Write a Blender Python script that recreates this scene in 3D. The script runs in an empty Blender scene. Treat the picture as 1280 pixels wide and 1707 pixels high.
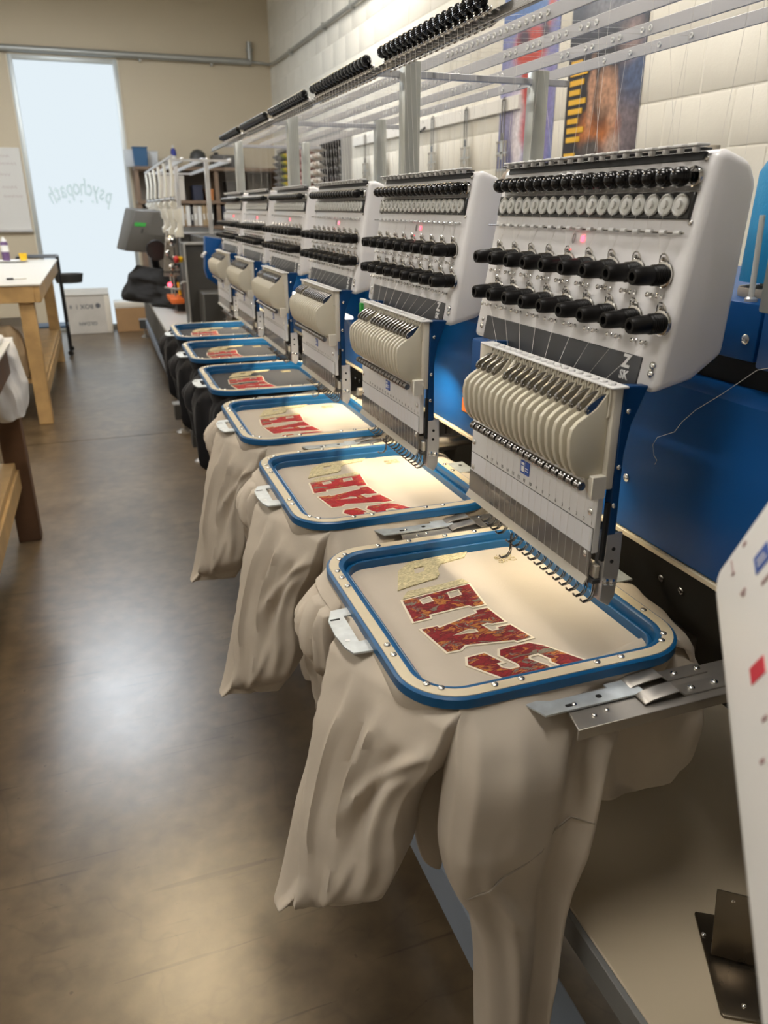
import bpy, bmesh, math, random
from mathutils import Vector, Matrix, noise
R = math.radians
random.seed(7)
D = bpy.data
SC = bpy.context.scene
COL = SC.collection

# ------------------------------------------------------------------ camera
cam = D.cameras.new('camera'); cam.sensor_fit = 'HORIZONTAL'; cam.sensor_width = 36.0
cam.lens = 36.0 * 1258.0 / 1280.0
cam.clip_start = 0.02; cam.clip_end = 60
cam.dof.use_dof = True; cam.dof.focus_distance = 1.05; cam.dof.aperture_fstop = 10.0
co = D.objects.new('camera', cam); COL.objects.link(co)
co.location = (0, 0, 1.5); co.rotation_euler = (R(90 - 22.01), 0, R(-19.67))
SC.camera = co
# ------------------------------------------------------------------ world and exposure
w = D.worlds.new('world'); SC.world = w; w.use_nodes = True
w.node_tree.nodes['Background'].inputs[0].default_value = (0.75, 0.85, 1.0, 1)
w.node_tree.nodes['Background'].inputs[1].default_value = 1.0
SC.view_settings.view_transform = 'Standard'; SC.view_settings.look = 'None'
SC.view_settings.gamma = 1.0; SC.view_settings.use_curve_mapping = False
SC.view_settings.exposure = 1.15
LAMP_STRENGTH = 13.0        # ceiling luminaires
WINDOW_STRENGTH = 0.42      # frosted daylit pane
HEAD_LAMP_W = 0.33          # work light on every sewing head

# ------------------------------------------------------------------ materials
MATS = {}
def nt(m): return m.node_tree.nodes, m.node_tree.links
def mat(name, col, rough=0.5, metal=0.0, var=0.0, vscale=8.0, bump=0.0, bscale=60.0, spec=0.5, coat=0.0, emit=0.0, alpha=None, trans=0.0, sss=0.0, ecol=None):
    m = D.materials.new(name); m.use_nodes = True; n, l = nt(m); b = n['Principled BSDF']
    b.inputs['Base Color'].default_value = (*col, 1); b.inputs['Roughness'].default_value = rough
    b.inputs['Metallic'].default_value = metal; b.inputs['Specular IOR Level'].default_value = spec
    b.inputs['Coat Weight'].default_value = coat
    if trans: b.inputs['Transmission Weight'].default_value = trans
    if alpha is not None: b.inputs['Alpha'].default_value = alpha
    if sss:
        b.inputs['Subsurface Weight'].default_value = sss; b.inputs['Subsurface Radius'].default_value = (.01, .01, .01)
    if emit:
        b.inputs['Emission Color'].default_value = (*(ecol or col), 1); b.inputs['Emission Strength'].default_value = emit
    if var or bump:
        tc = n.new('ShaderNodeTexCoord')
    if var:
        no = n.new('ShaderNodeTexNoise'); no.inputs['Scale'].default_value = vscale; no.inputs['Detail'].default_value = 5
        l.new(tc.outputs['Object'], no.inputs['Vector'])
        r = n.new('ShaderNodeValToRGB'); r.color_ramp.elements[0].position = .3; r.color_ramp.elements[1].position = .7
        r.color_ramp.elements[0].color = (*[max(0, c * (1 - var)) for c in col], 1)
        r.color_ramp.elements[1].color = (*[min(1, c * (1 + var)) for c in col], 1)
        l.new(no.outputs[0], r.inputs[0]); l.new(r.outputs[0], b.inputs['Base Color'])
        mr = n.new('ShaderNodeMapRange'); mr.inputs[3].default_value = max(0, rough - .08); mr.inputs[4].default_value = min(1, rough + .08)
        l.new(no.outputs[0], mr.inputs[0]); l.new(mr.outputs[0], b.inputs['Roughness'])
    if bump:
        n2 = n.new('ShaderNodeTexNoise'); n2.inputs['Scale'].default_value = bscale; n2.inputs['Detail'].default_value = 4
        l.new(tc.outputs['Object'], n2.inputs['Vector'])
        bp = n.new('ShaderNodeBump'); bp.inputs['Strength'].default_value = bump; bp.inputs['Distance'].default_value = .002
        l.new(n2.outputs[0], bp.inputs['Height']); l.new(bp.outputs[0], b.inputs['Normal'])
    MATS[name] = m
    return m

mat('white_shell', (.80, .79, .80), .32, var=.02, vscale=5, coat=.15)
mat('rubber_gloss', (.006, .006, .0065), .17, spec=.38)
mat('knob_black', (.006, .0055, .0055), .45, spec=.22, var=.2, vscale=200)
mat('chrome', (.72, .71, .69), .14, 1.0)
mat('chrome_dark', (.30, .29, .28), .25, 1.0)
mat('galvanized', (.56, .60, .62), .48, .65, var=.12, vscale=60)
mat('steel_plate', (.40, .37, .33), .42, .85, var=.1, vscale=20)
mat('alu', (.66, .66, .67), .38, .9, var=.05, vscale=15)
mat('rail_grey', (.52, .52, .54), .45, .35, var=.04)
mat('post_alu', (.55, .57, .54), .35, .8, var=.08, vscale=12)
mat('disc_white', (.78, .79, .77), .3, sss=.2)
mat('label_dark', (.055, .058, .066), .38, var=.05)
mat('label_black', (.015, .015, .016), .3)
mat('print_white', (.82, .82, .82), .5)
mat('print_black', (.03, .03, .03), .5)
mat('print_blue', (.03, .10, .42), .45)
mat('print_orange', (.85, .16, .02), .45)
mat('print_red', (.62, .02, .05), .45)
mat('case_beige', (.66, .62, .53), .4, var=.02)
mat('guard_beige', (.60, .56, .45), .38, sss=.12)
mat('plate_white', (.74, .74, .74), .4, var=.015)
mat('plate_strip', (.76, .77, .80), .4)
mat('smoky', (.20, .18, .16), .12, alpha=.72)
mat('clear_lip', (.62, .57, .48), .2, alpha=.75)
mat('slot_dark', (.10, .09, .075), .6)
mat('blue_paint', (.002, .068, .245), .42, var=.03, vscale=6, spec=.28)
mat('blue_dark', (.004, .045, .15), .36, spec=.3)
mat('blue_hoop', (.004, .085, .22), .33, var=.06, vscale=40)
mat('strip_beige', (.56, .48, .335), .45, var=.04, vscale=40)
mat('olive_cover', (.060, .056, .046), .42, var=.08)
mat('black_void', (.006, .006, .006), .8)
mat('tray_beige', (.46, .385, .275), .42, var=.025, vscale=3)
mat('frame_blue_grey', (.22, .26, .32), .45, var=.05)
mat('frame_grey', (.16, .16, .155), .5, var=.06)
mat('panel_white', (.80, .80, .79), .38, var=.015)
mat('panel_edge', (.13, .13, .14), .5)
mat('bronze_plate', (.13, .105, .075), .28, .9, var=.1, vscale=10)
mat('thread_white', (.78, .76, .72), .6)
mat('thread_cream', (.66, .56, .36), .6)
mat('led_red', (1, .05, .08), .4, emit=3.0)
mat('lamp_glass', (1, .93, .80), .4, emit=1.0)
mat('ink_dark', (.13, .13, .14), .6)
mat('pine', (.52, .34, .15), .5, var=.18, vscale=9)
mat('walnut', (.105, .052, .026), .5, var=.25, vscale=9)
mat('shelf_wood', (.20, .135, .09), .55, var=.2, vscale=6)
mat('bench_top', (.62, .60, .55), .35, var=.03)
mat('carton_white', (.56, .52, .46), .7, var=.05)
mat('cardboard', (.38, .22, .10), .7, var=.06)
mat('plastic_clear', (.72, .76, .80), .2, alpha=.45)
mat('tape_clear', (.72, .66, .56), .2)
mat('black_cloth', (.006, .0055, .0055), .9, var=.3, vscale=30)
mat('bin_blue', (.03, .10, .21), .35)
mat('grey_plastic', (.075, .073, .069), .45, var=.04)
mat('grey_dark', (.045, .045, .044), .5, var=.06)
mat('grey_edge', (.36, .36, .355), .4, .4)
mat('green_label', (.02, .32, .04), .5)
mat('yellow', (.85, .52, .01), .4)
mat('purple', (.12, .06, .16), .4)
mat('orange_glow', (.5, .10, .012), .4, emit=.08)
mat('table_light', (.42, .42, .41), .4, var=.03)
mat('white_tube', (.70, .70, .65), .35, sss=.1)
mat('paper', (.75, .74, .71), .6)
mat('binder_navy', (.02, .025, .05), .5)
mat('binder_tan', (.45, .33, .19), .6)
mat('binder_orange', (.45, .16, .04), .6)
mat('red_plastic', (.5, .02, .02), .35)
mat('far_paint', (.56, .485, .355), .6, var=.015, vscale=2, bump=.04, bscale=30)
mat('alu_frame', (.50, .53, .52), .4, .4)
mat('frame_cream', (.72, .67, .55), .5)
mat('galv_pipe', (.40, .41, .39), .4, .6)
mat('ceiling_paint', (.70, .69, .66), .8, var=.02)
mat('side_paint', (.62, .59, .53), .8, var=.02)
mat('board_white', (.70, .69, .66), .3)
mat('marker_grey', (.35, .22, .22), .6)
mat('lamp_housing', (.5, .5, .5), .5)
mat('seam_dark', (.30, .26, .21), .9)
mat('canvas_tan', (.34, .26, .17), .8, var=.06)
mat('shelf_back', (.20, .175, .15), .7, var=.05)
mat('bottle_blue', (.015, .03, .25), .35)
mat('backlit_ink', (.40, .47, .49), .6, emit=.19, ecol=(.62, .78, .82))  # emission put in for window light coming through the print

def lamp_mat(name, col, s):
    m = D.materials.new(name); m.use_nodes = True; n, l = nt(m); n.remove(n['Principled BSDF'])
    e = n.new('ShaderNodeEmission'); e.inputs[0].default_value = (*col, 1); e.inputs[1].default_value = s
    l.new(e.outputs[0], n['Material Output'].inputs[0]); MATS[name] = m
lamp_mat('lamp_cool', (1.0, .95, .88), LAMP_STRENGTH)
lamp_mat('lamp_warm', (1.0, .78, .48), LAMP_STRENGTH * 1.0)
lamp_mat('lamp_day', (.88, .94, 1.0), LAMP_STRENGTH * .66)
lamp_mat('window_day', (.84, .94, 1.0), WINDOW_STRENGTH)

def floor_mat():
    m = D.materials.new('concrete'); m.use_nodes = True; n, l = nt(m); b = n['Principled BSDF']
    tc = n.new('ShaderNodeTexCoord')
    def nz(s, det=6, dist=0.0):
        t = n.new('ShaderNodeTexNoise'); t.inputs['Scale'].default_value = s; t.inputs['Detail'].default_value = det
        t.inputs['Distortion'].default_value = dist; l.new(tc.outputs['Object'], t.inputs['Vector']); return t
    def ramp(src, stops):
        r = n.new('ShaderNodeValToRGB'); e = r.color_ramp.elements
        e[0].position, e[0].color = stops[0][0], (*stops[0][1], 1); e[1].position, e[1].color = stops[-1][0], (*stops[-1][1], 1)
        for p, c in stops[1:-1]: x = e.new(p); x.color = (*c, 1)
        l.new(src, r.inputs[0]); return r
    def mix(a, b2, f, mode='MULTIPLY'):
        x = n.new('ShaderNodeMix'); x.data_type = 'RGBA'; x.blend_type = mode
        if isinstance(f, float): x.inputs[0].default_value = f
        else: l.new(f, x.inputs[0])
        l.new(a, x.inputs[6]); l.new(b2, x.inputs[7]); return x.outputs[2]
    def streak(rot, sx, sy, thr, dark, w):
        mp = n.new('ShaderNodeMapping'); mp.inputs['Rotation'].default_value = (0, 0, rot); mp.inputs['Scale'].default_value = (sx, sy, 1); l.new(tc.outputs['Object'], mp.inputs[0])
        t = n.new('ShaderNodeTexNoise'); t.inputs['Scale'].default_value = 1; t.inputs['Detail'].default_value = 4; t.inputs['Distortion'].default_value = .35; l.new(mp.outputs[0], t.inputs['Vector'])
        return ramp(t.outputs[0], [(thr, (1, 1, 1)), (thr + w, dark)])
    base = ramp(nz(1.1, 9, .3).outputs[0], [(.2, (.120, .082, .042)), (.5, (.160, .115, .065)), (.8, (.21, .16, .10))])
    fine = ramp(nz(17, 10).outputs[0], [(.25, (.58, .56, .53)), (.75, (1.25, 1.25, 1.25))])
    c = mix(base.outputs[0], fine.outputs[0], .9)
    sp = ramp(nz(6, 10, .8).outputs[0], [(.42, (1, 1, 1)), (.85, (.40, .34, .28))])
    c = mix(c, sp.outputs[0], .9)
    sp2 = ramp(nz(2.2, 12, .6).outputs[0], [(.15, (.50, .45, .40)), (.75, (1, 1, 1))])
    c = mix(c, sp2.outputs[0], .9)
    sp3 = ramp(nz(34, 3, .2).outputs[0], [(.71, (1, 1, 1)), (.75, (.35, .30, .25))])
    c = mix(c, sp3.outputs[0], .8)
    for rot, sx, sy, thr, w in ((.5, 2.2, 42, .66, .05), (-.7, 1.8, 38, .67, .05), (1.35, 1.6, 46, .69, .05), (2.3, 2.6, 60, .68, .04)):
        c = mix(c, streak(rot, sx, sy, thr, (.42, .36, .30), w).outputs[0], .75)
    nc = nz(.9, 5, .4); sb_ = n.new('ShaderNodeMath'); sb_.operation = 'SUBTRACT'; sb_.inputs[1].default_value = .5; l.new(nc.outputs[0], sb_.inputs[0])
    ab = n.new('ShaderNodeMath'); ab.operation = 'ABSOLUTE'; l.new(sb_.outputs[0], ab.inputs[0])
    cr = ramp(ab.outputs[0], [(0, (.5, .45, .4)), (.003, (1, 1, 1))])
    c = mix(c, cr.outputs[0], .35)
    l.new(c, b.inputs['Base Color'])
    rr = n.new('ShaderNodeMapRange'); rr.inputs[1].default_value = .15; rr.inputs[2].default_value = .85; rr.inputs[3].default_value = .28; rr.inputs[4].default_value = .33
    l.new(nz(5.0, 10).outputs[0], rr.inputs[0]); l.new(rr.outputs[0], b.inputs['Roughness'])
    b.inputs['Specular IOR Level'].default_value = .9; b.inputs['IOR'].default_value = 1.6
    bp = n.new('ShaderNodeBump'); bp.inputs['Strength'].default_value = .11; bp.inputs['Distance'].default_value = .004
    l.new(nz(11, 10).outputs[0], bp.inputs['Height'])
    bp2 = n.new('ShaderNodeBump'); bp2.inputs['Strength'].default_value = .10; bp2.inputs['Distance'].default_value = .001
    l.new(nz(120, 4).outputs[0], bp2.inputs['Height']); l.new(bp.outputs[0], bp2.inputs['Normal']); l.new(bp2.outputs[0], b.inputs['Normal'])
    MATS['concrete'] = m
floor_mat()

def block_mat():
    m = mat('block_paint', (.72, .70, .63), .62, var=.025, vscale=7)
    n, l = nt(m); b = n['Principled BSDF']; tc = [x for x in n if x.type == 'TEX_COORD'][0]
    v = n.new('ShaderNodeTexVoronoi'); v.inputs['Scale'].default_value = 190; l.new(tc.outputs['Object'], v.inputs['Vector'])
    t = n.new('ShaderNodeTexNoise'); t.inputs['Scale'].default_value = 45; t.inputs['Detail'].default_value = 6; l.new(tc.outputs['Object'], t.inputs['Vector'])
    a = n.new('ShaderNodeMath'); a.operation = 'ADD'; l.new(v.outputs[0], a.inputs[0]); l.new(t.outputs[0], a.inputs[1])
    bp = n.new('ShaderNodeBump'); bp.inputs['Strength'].default_value = .22; bp.inputs['Distance'].default_value = .0025
    l.new(a.outputs[0], bp.inputs['Height']); l.new(bp.outputs[0], b.inputs['Normal'])
block_mat()
mat('mortar', (.78, .76, .69), .7)

def fabric_mat(name, col, var, weave=900):
    m = mat(name, col, .88, var=var, vscale=14, spec=.15)
    n, l = nt(m); b = n['Principled BSDF']; tc = [x for x in n if x.type == 'TEX_COORD'][0]
    b.inputs['Sheen Weight'].default_value = .12; b.inputs['Sheen Roughness'].default_value = .5
    w1 = n.new('ShaderNodeTexWave'); w1.inputs['Scale'].default_value = weave; w1.bands_direction = 'DIAGONAL'; l.new(tc.outputs['Object'], w1.inputs['Vector'])
    t = n.new('ShaderNodeTexNoise'); t.inputs['Scale'].default_value = 70; t.inputs['Detail'].default_value = 6; l.new(tc.outputs['Object'], t.inputs['Vector'])
    t3 = n.new('ShaderNodeTexNoise'); t3.inputs['Scale'].default_value = 16; t3.inputs['Detail'].default_value = 3; l.new(tc.outputs['Object'], t3.inputs['Vector'])
    a = n.new('ShaderNodeMath'); a.operation = 'MULTIPLY_ADD'; a.inputs[1].default_value = .25; l.new(w1.outputs[1], a.inputs[0]); l.new(t.outputs[0], a.inputs[2])
    a2 = n.new('ShaderNodeMath'); a2.operation = 'MULTIPLY_ADD'; a2.inputs[1].default_value = 1.5; l.new(t3.outputs[0], a2.inputs[0]); l.new(a.outputs[0], a2.inputs[2])
    bp = n.new('ShaderNodeBump'); bp.inputs['Strength'].default_value = .30; bp.inputs['Distance'].default_value = .0025
    l.new(a2.outputs[0], bp.inputs['Height']); l.new(bp.outputs[0], b.inputs['Normal'])
    return m
fabric_mat('fleece_beige', (.51, .445, .362), .03)
fabric_mat('fleece_black', (.011, .0105, .012), .15)
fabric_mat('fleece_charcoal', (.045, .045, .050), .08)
fabric_mat('white_cotton', (.72, .71, .70), .03)

def stitch_mat(name, stops, scale, fine):
    m = D.materials.new(name); m.use_nodes = True; n, l = nt(m); b = n['Principled BSDF']; b.inputs['Roughness'].default_value = .75
    tc = n.new('ShaderNodeTexCoord')
    mp = n.new('ShaderNodeMapping'); mp.inputs['Scale'].default_value = (1, 2.2, 1); l.new(tc.outputs['Object'], mp.inputs[0])
    t = n.new('ShaderNodeTexNoise'); t.inputs['Scale'].default_value = scale; t.inputs['Detail'].default_value = 3; t.inputs['Distortion'].default_value = 1.2; l.new(mp.outputs[0], t.inputs['Vector'])
    v = n.new('ShaderNodeTexVoronoi'); v.inputs['Scale'].default_value = scale * 1.6; l.new(mp.outputs[0], v.inputs['Vector'])
    s = n.new('ShaderNodeSeparateColor'); l.new(v.outputs['Color'], s.inputs[0])
    ad = n.new('ShaderNodeMath'); ad.operation = 'MULTIPLY_ADD'; ad.inputs[1].default_value = .45; l.new(s.outputs[0], ad.inputs[0]); l.new(t.outputs[0], ad.inputs[2])
    sb = n.new('ShaderNodeMath'); sb.operation = 'SUBTRACT'; sb.inputs[1].default_value = .22; l.new(ad.outputs[0], sb.inputs[0])
    r = n.new('ShaderNodeValToRGB'); r.color_ramp.interpolation = 'CONSTANT'; e = r.color_ramp.elements
    e[0].position, e[0].color = 0, (*stops[0][1], 1); e[1].position, e[1].color = stops[1][0], (*stops[1][1], 1)
    for p, c in stops[2:]: x = e.new(p); x.color = (*c, 1)
    l.new(sb.outputs[0], r.inputs[0])
    f = n.new('ShaderNodeTexNoise'); f.inputs['Scale'].default_value = fine; f.inputs['Detail'].default_value = 3
    mp2 = n.new('ShaderNodeMapping'); mp2.inputs['Scale'].default_value = (.35, 1.6, 1); l.new(tc.outputs['Object'], mp2.inputs[0]); l.new(mp2.outputs[0], f.inputs['Vector'])
    fr = n.new('ShaderNodeValToRGB'); fr.color_ramp.elements[0].position = .32; fr.color_ramp.elements[1].position = .68
    fr.color_ramp.elements[0].color = (.45, .45, .45, 1); fr.color_ramp.elements[1].color = (1.25, 1.25, 1.25, 1); l.new(f.outputs[0], fr.inputs[0])
    mx = n.new('ShaderNodeMix'); mx.data_type = 'RGBA'; mx.blend_type = 'MULTIPLY'; mx.inputs[0].default_value = 1
    l.new(r.outputs[0], mx.inputs[6]); l.new(fr.outputs[0], mx.inputs[7]); l.new(mx.outputs[2], b.inputs['Base Color'])
    bp = n.new('ShaderNodeBump'); bp.inputs['Strength'].default_value = .6; bp.inputs['Distance'].default_value = .001
    l.new(f.outputs[0], bp.inputs['Height']); l.new(bp.outputs[0], b.inputs['Normal']); MATS[name] = m
stitch_mat('tapestry', [(0, (.20, .17, .12)), (.27, (.18, .005, .009)), (.38, (.26, .007, .011)), (.50, (.17, .004, .008)), (.60, (.48, .17, .03)), (.675, (.24, .008, .012)), (.72, (.20, .18, .14)), (.77, (.17, .004, .008))], 30, 900)
stitch_mat('tapestry_red', [(0, (.22, .17, .12)), (.26, (.42, .008, .014)), (.42, (.5, .012, .018)), (.56, (.36, .007, .012)), (.66, (.55, .20, .05)), (.73, (.45, .01, .016))], 26, 900)
stitch_mat('cream_stitch', [(0, (.60, .52, .30)), (.4, (.66, .57, .34)), (.6, (.58, .50, .29))], 30, 700)
mat('satin_edge', (.72, .64, .50), .5, bump=.3, bscale=600)

def wall_print(name, stops, scale, dist):
    m = D.materials.new(name); m.use_nodes = True; n, l = nt(m); b = n['Principled BSDF']; b.inputs['Roughness'].default_value = .35
    tc = n.new('ShaderNodeTexCoord'); t = n.new('ShaderNodeTexNoise'); t.inputs['Scale'].default_value = scale; t.inputs['Detail'].default_value = 5; t.inputs['Distortion'].default_value = dist
    l.new(tc.outputs['Object'], t.inputs['Vector']); r = n.new('ShaderNodeValToRGB'); e = r.color_ramp.elements
    e[0].position, e[0].color = stops[0][0], (*stops[0][1], 1); e[1].position, e[1].color = stops[-1][0], (*stops[-1][1], 1)
    for p, c in stops[1:-1]: x = e.new(p); x.color = (*c, 1)
    l.new(t.outputs[0], r.inputs[0]); l.new(r.outputs[0], b.inputs['Base Color']); MATS[name] = m
wall_print('print_night', [(.3, (.012, .012, .018)), (.6, (.05, .04, .06))], 7, .5)
wall_print('print_speckle', [(.42, (.03, .02, .03)), (.52, (.16, .10, .12)), (.62, (.5, .48, .5))], 40, 1)
wall_print('print_amber', [(.3, (.30, .07, .02)), (.7, (.55, .20, .05))], 8, .5)
wall_print('print_tan', [(.3, (.35, .17, .10)), (.7, (.55, .33, .22))], 9, .5)
wall_print('print_maroon', [(.3, (.18, .015, .02)), (.7, (.26, .03, .03))], 5, .2)
wall_print('print_gold', [(.3, (.72, .40, .02)), (.7, (.85, .52, .05))], 10, .2)
wall_print('print_violet', [(.3, (.10, .13, .36)), (.5, (.26, .25, .45)), (.7, (.45, .42, .55))], 3, .4)
wall_print('print_scarlet', [(.3, (.30, .02, .015)), (.7, (.55, .06, .03))], 9, .4)
wall_print('print_haze', [(.3, (.40, .36, .46)), (.7, (.66, .62, .68))], 6, .8)

def blob_mat(name, base, blobs, dist=.05, grain=.25):
    """soft abstract painting: ellipses (y, z, ry, rz, colour) melt into a ground"""
    m = D.materials.new(name); m.use_nodes = True; n, l = nt(m); b = n['Principled BSDF']; b.inputs['Roughness'].default_value = .32
    tc = n.new('ShaderNodeTexCoord'); t = n.new('ShaderNodeTexNoise'); t.inputs['Scale'].default_value = 9; t.inputs['Detail'].default_value = 8; l.new(tc.outputs['Object'], t.inputs['Vector'])
    vm = n.new('ShaderNodeVectorMath'); vm.operation = 'MULTIPLY_ADD'; vm.inputs[1].default_value = (dist * 2,) * 3; l.new(t.outputs['Color'], vm.inputs[0]); l.new(tc.outputs['Object'], vm.inputs[2])
    cur = None
    for (y, z, ry, rz, c, soft) in blobs:
        mp = n.new('ShaderNodeMapping'); mp.inputs['Location'].default_value = (0, -(y + dist) / ry, -(z + dist) / rz); mp.inputs['Scale'].default_value = (0, 1 / ry, 1 / rz); l.new(vm.outputs[0], mp.inputs[0])
        ln = n.new('ShaderNodeVectorMath'); ln.operation = 'LENGTH'; l.new(mp.outputs[0], ln.inputs[0])
        mr = n.new('ShaderNodeMapRange'); mr.inputs[1].default_value = 1 + soft; mr.inputs[2].default_value = 1 - soft; l.new(ln.outputs['Value'], mr.inputs[0])
        mx = n.new('ShaderNodeMix'); mx.data_type = 'RGBA'; l.new(mr.outputs[0], mx.inputs[0])
        if cur is None: mx.inputs[6].default_value = (*base, 1)
        else: l.new(cur, mx.inputs[6])
        mx.inputs[7].default_value = (*c, 1); cur = mx.outputs[2]
    f = n.new('ShaderNodeTexNoise'); f.inputs['Scale'].default_value = 45; f.inputs['Detail'].default_value = 6; l.new(tc.outputs['Object'], f.inputs['Vector'])
    r = n.new('ShaderNodeMapRange'); r.inputs[1].default_value = .3; r.inputs[2].default_value = .7; r.inputs[3].default_value = 1 - grain; r.inputs[4].default_value = 1 + grain; l.new(f.outputs[0], r.inputs[0])
    mu = n.new('ShaderNodeMix'); mu.data_type = 'RGBA'; mu.blend_type = 'MULTIPLY'; mu.inputs[0].default_value = 1; l.new(cur, mu.inputs[6]); l.new(r.outputs[0], mu.inputs[7]); l.new(mu.outputs[2], b.inputs['Base Color']); MATS[name] = m

# ------------------------------------------------------------------ mesh helpers
class MB:
    def __init__(s): s.v = []; s.f = []
    def add(s, vs, fs):
        o = len(s.v); s.v += [tuple(p) for p in vs]; s.f += [tuple(i + o for i in f) for f in fs]; return s
    def box(s, x0, x1, y0, y1, z0, z1):
        return s.add([(x0, y0, z0), (x1, y0, z0), (x1, y1, z0), (x0, y1, z0), (x0, y0, z1), (x1, y0, z1), (x1, y1, z1), (x0, y1, z1)],
                     [(0, 3, 2, 1), (4, 5, 6, 7), (0, 1, 5, 4), (1, 2, 6, 5), (2, 3, 7, 6), (3, 0, 4, 7)])
    def beam(s, p, q, w, h, up=(0, 0, 1)):
        p, q = Vector(p), Vector(q); d = (q - p).normalized(); u = Vector(up)
        a = d.cross(u)
        if a.length < 1e-4: a = d.cross(Vector((1, 0, 0)))
        a.normalize(); b = a.cross(d)
        vs = [c + a * (sx * w / 2) + b * (sy * h / 2) for c in (p, q) for sx, sy in ((-1, -1), (1, -1), (1, 1), (-1, 1))]
        return s.add(vs, [(0, 1, 2, 3), (7, 6, 5, 4), (0, 4, 5, 1), (1, 5, 6, 2), (2, 6, 7, 3), (3, 7, 4, 0)])
    def prism(s, pts, a0, a1, axis='y'):
        f = {'y': lambda a, p: (p[0], a, p[1]), 'x': lambda a, p: (a, p[0], p[1]), 'z': lambda a, p: (p[0], p[1], a)}[axis]
        n = len(pts); vs = [f(a0, p) for p in pts] + [f(a1, p) for p in pts]
        return s.add(vs, [tuple(range(n)), tuple(range(2 * n - 1, n - 1, -1))] + [(i, n + i, n + (i + 1) % n, (i + 1) % n) for i in range(n)])
    def lathe(s, prof, c, axis, n=14, cap=True):
        ax = Vector(axis).normalized(); t = Vector((0, 0, 1)) if abs(ax.z) < .9 else Vector((1, 0, 0))
        u = ax.cross(t).normalized(); v = ax.cross(u); c = Vector(c); vs = []; fs = []
        for r, h in prof:
            for i in range(n):
                a = 2 * math.pi * i / n; vs.append(c + ax * h + (u * math.cos(a) + v * math.sin(a)) * r)
        for k in range(len(prof) - 1):
            for i in range(n):
                j = (i + 1) % n; fs.append((k * n + i, k * n + j, (k + 1) * n + j, (k + 1) * n + i))
        if cap:
            fs.append(tuple(range(n - 1, -1, -1))); fs.append(tuple((len(prof) - 1) * n + i for i in range(n)))
        return s.add(vs, fs)
    def cyl(s, p, q, r, r2=None, n=12):
        p, q = Vector(p), Vector(q); return s.lathe([(r, 0), (r if r2 is None else r2, (q - p).length)], p, q - p, n)
    def tube(s, path, r, n=6, closed=False):
        P = [Vector(p) for p in path]; vs = []; fs = []; m = len(P)
        for i, p in enumerate(P):
            d = (P[(i + 1) % m] - P[i - 1]) if closed else (P[min(i + 1, m - 1)] - P[max(i - 1, 0)])
            d.normalize(); t = Vector((.31, .17, .93)) if abs(d.z) < .95 else Vector((.9, .3, .1)); u = d.cross(t).normalized(); v = d.cross(u)
            rr = r[i] if isinstance(r, (list, tuple)) else r
            for k in range(n):
                a = 2 * math.pi * k / n; vs.append(p + (u * math.cos(a) + v * math.sin(a)) * rr)
        for i in range(m if closed else m - 1):
            for k in range(n):
                j = (k + 1) % n; b = ((i + 1) % m) * n; fs.append((i * n + k, i * n + j, b + j, b + k))
        if not closed:
            fs.append(tuple(range(n - 1, -1, -1))); fs.append(tuple((m - 1) * n + k for k in range(n)))
        return s.add(vs, fs)
    def loops(s, L, closed=True, cap0=False, cap1=False):
        n = len(L[0]); vs = [p for lp in L for p in lp]; fs = []
        for k in range(len(L) - 1):
            for i in range(n if closed else n - 1):
                j = (i + 1) % n; fs.append((k * n + i, k * n + j, (k + 1) * n + j, (k + 1) * n + i))
        if cap0: fs.append(tuple(range(n - 1, -1, -1)))
        if cap1: fs.append(tuple((len(L) - 1) * n + i for i in range(n)))
        return s.add(vs, fs)
    def mesh(s, name, m, bevel=0, seg=2, smooth=40, norm=True):
        me = D.meshes.new(name); me.from_pydata(s.v, [], s.f)
        bm = bmesh.new(); bm.from_mesh(me)
        if norm: bmesh.ops.recalc_face_normals(bm, faces=bm.faces)
        if bevel:
            es = [e for e in bm.edges if len(e.link_faces) == 2 and e.calc_face_angle(0) > R(25)]
            bmesh.ops.bevel(bm, geom=es, offset=bevel, segments=seg, affect='EDGES', profile=.5, clamp_overlap=True)
        bm.to_mesh(me); bm.free()
        if smooth:
            me.shade_smooth(); me.set_sharp_from_angle(angle=R(smooth))
        me.materials.append(MATS[m] if isinstance(m, str) else m)
        return me

def link(name, me, parent=None, loc=(0, 0, 0), rot=None):
    o = D.objects.new(name, me); COL.objects.link(o); o.location = loc
    if rot is not None: o.rotation_euler = rot
    if parent is not None: o.parent = parent
    return o
def tag(o, label, cat, group=None, kind=None):
    o['label'] = label; o['category'] = cat
    if group: o['group'] = group
    if kind: o['kind'] = kind
    return o
def thing(name, label, cat, loc=(0, 0, 0), group=None):
    o = D.objects.new(name, None); COL.objects.link(o); o.location = loc; o.empty_display_size = .05
    return tag(o, label, cat, group)
def part(name, mb, m, root, bevel=0, seg=2, smooth=40, label=None, parent=None):
    """a part whose mesh is given in the coordinates of the place; root is the thing's Empty, parent a part of it"""
    me = mb.mesh(name, m, bevel, seg, smooth); o = link(name, me, parent or root)
    if parent is None: o.location = -Vector(root.location)
    if label: o['label'] = label
    return o
def inst(name, me, root, pos, rot=None):
    return link(name, me, root, Vector(pos) - Vector(root.location), rot)
def struct(name, mb, m, bevel=0, label=None, smooth=40):
    o = link(name, mb.mesh(name, m, bevel, smooth=smooth)); o['kind'] = 'structure'
    if label: o['label'] = label
    return o
def solo(name, mb, m, label, cat, group=None, base=None, bevel=0, seg=2, smooth=40):
    """a thing that is one mesh; base is where its origin stands"""
    b = Vector(base or mb.v[0]); mb.v = [tuple(Vector(p) - b) for p in mb.v]
    return tag(link(name, mb.mesh(name, m, bevel, seg, smooth), None, b), label, cat, group)
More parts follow.
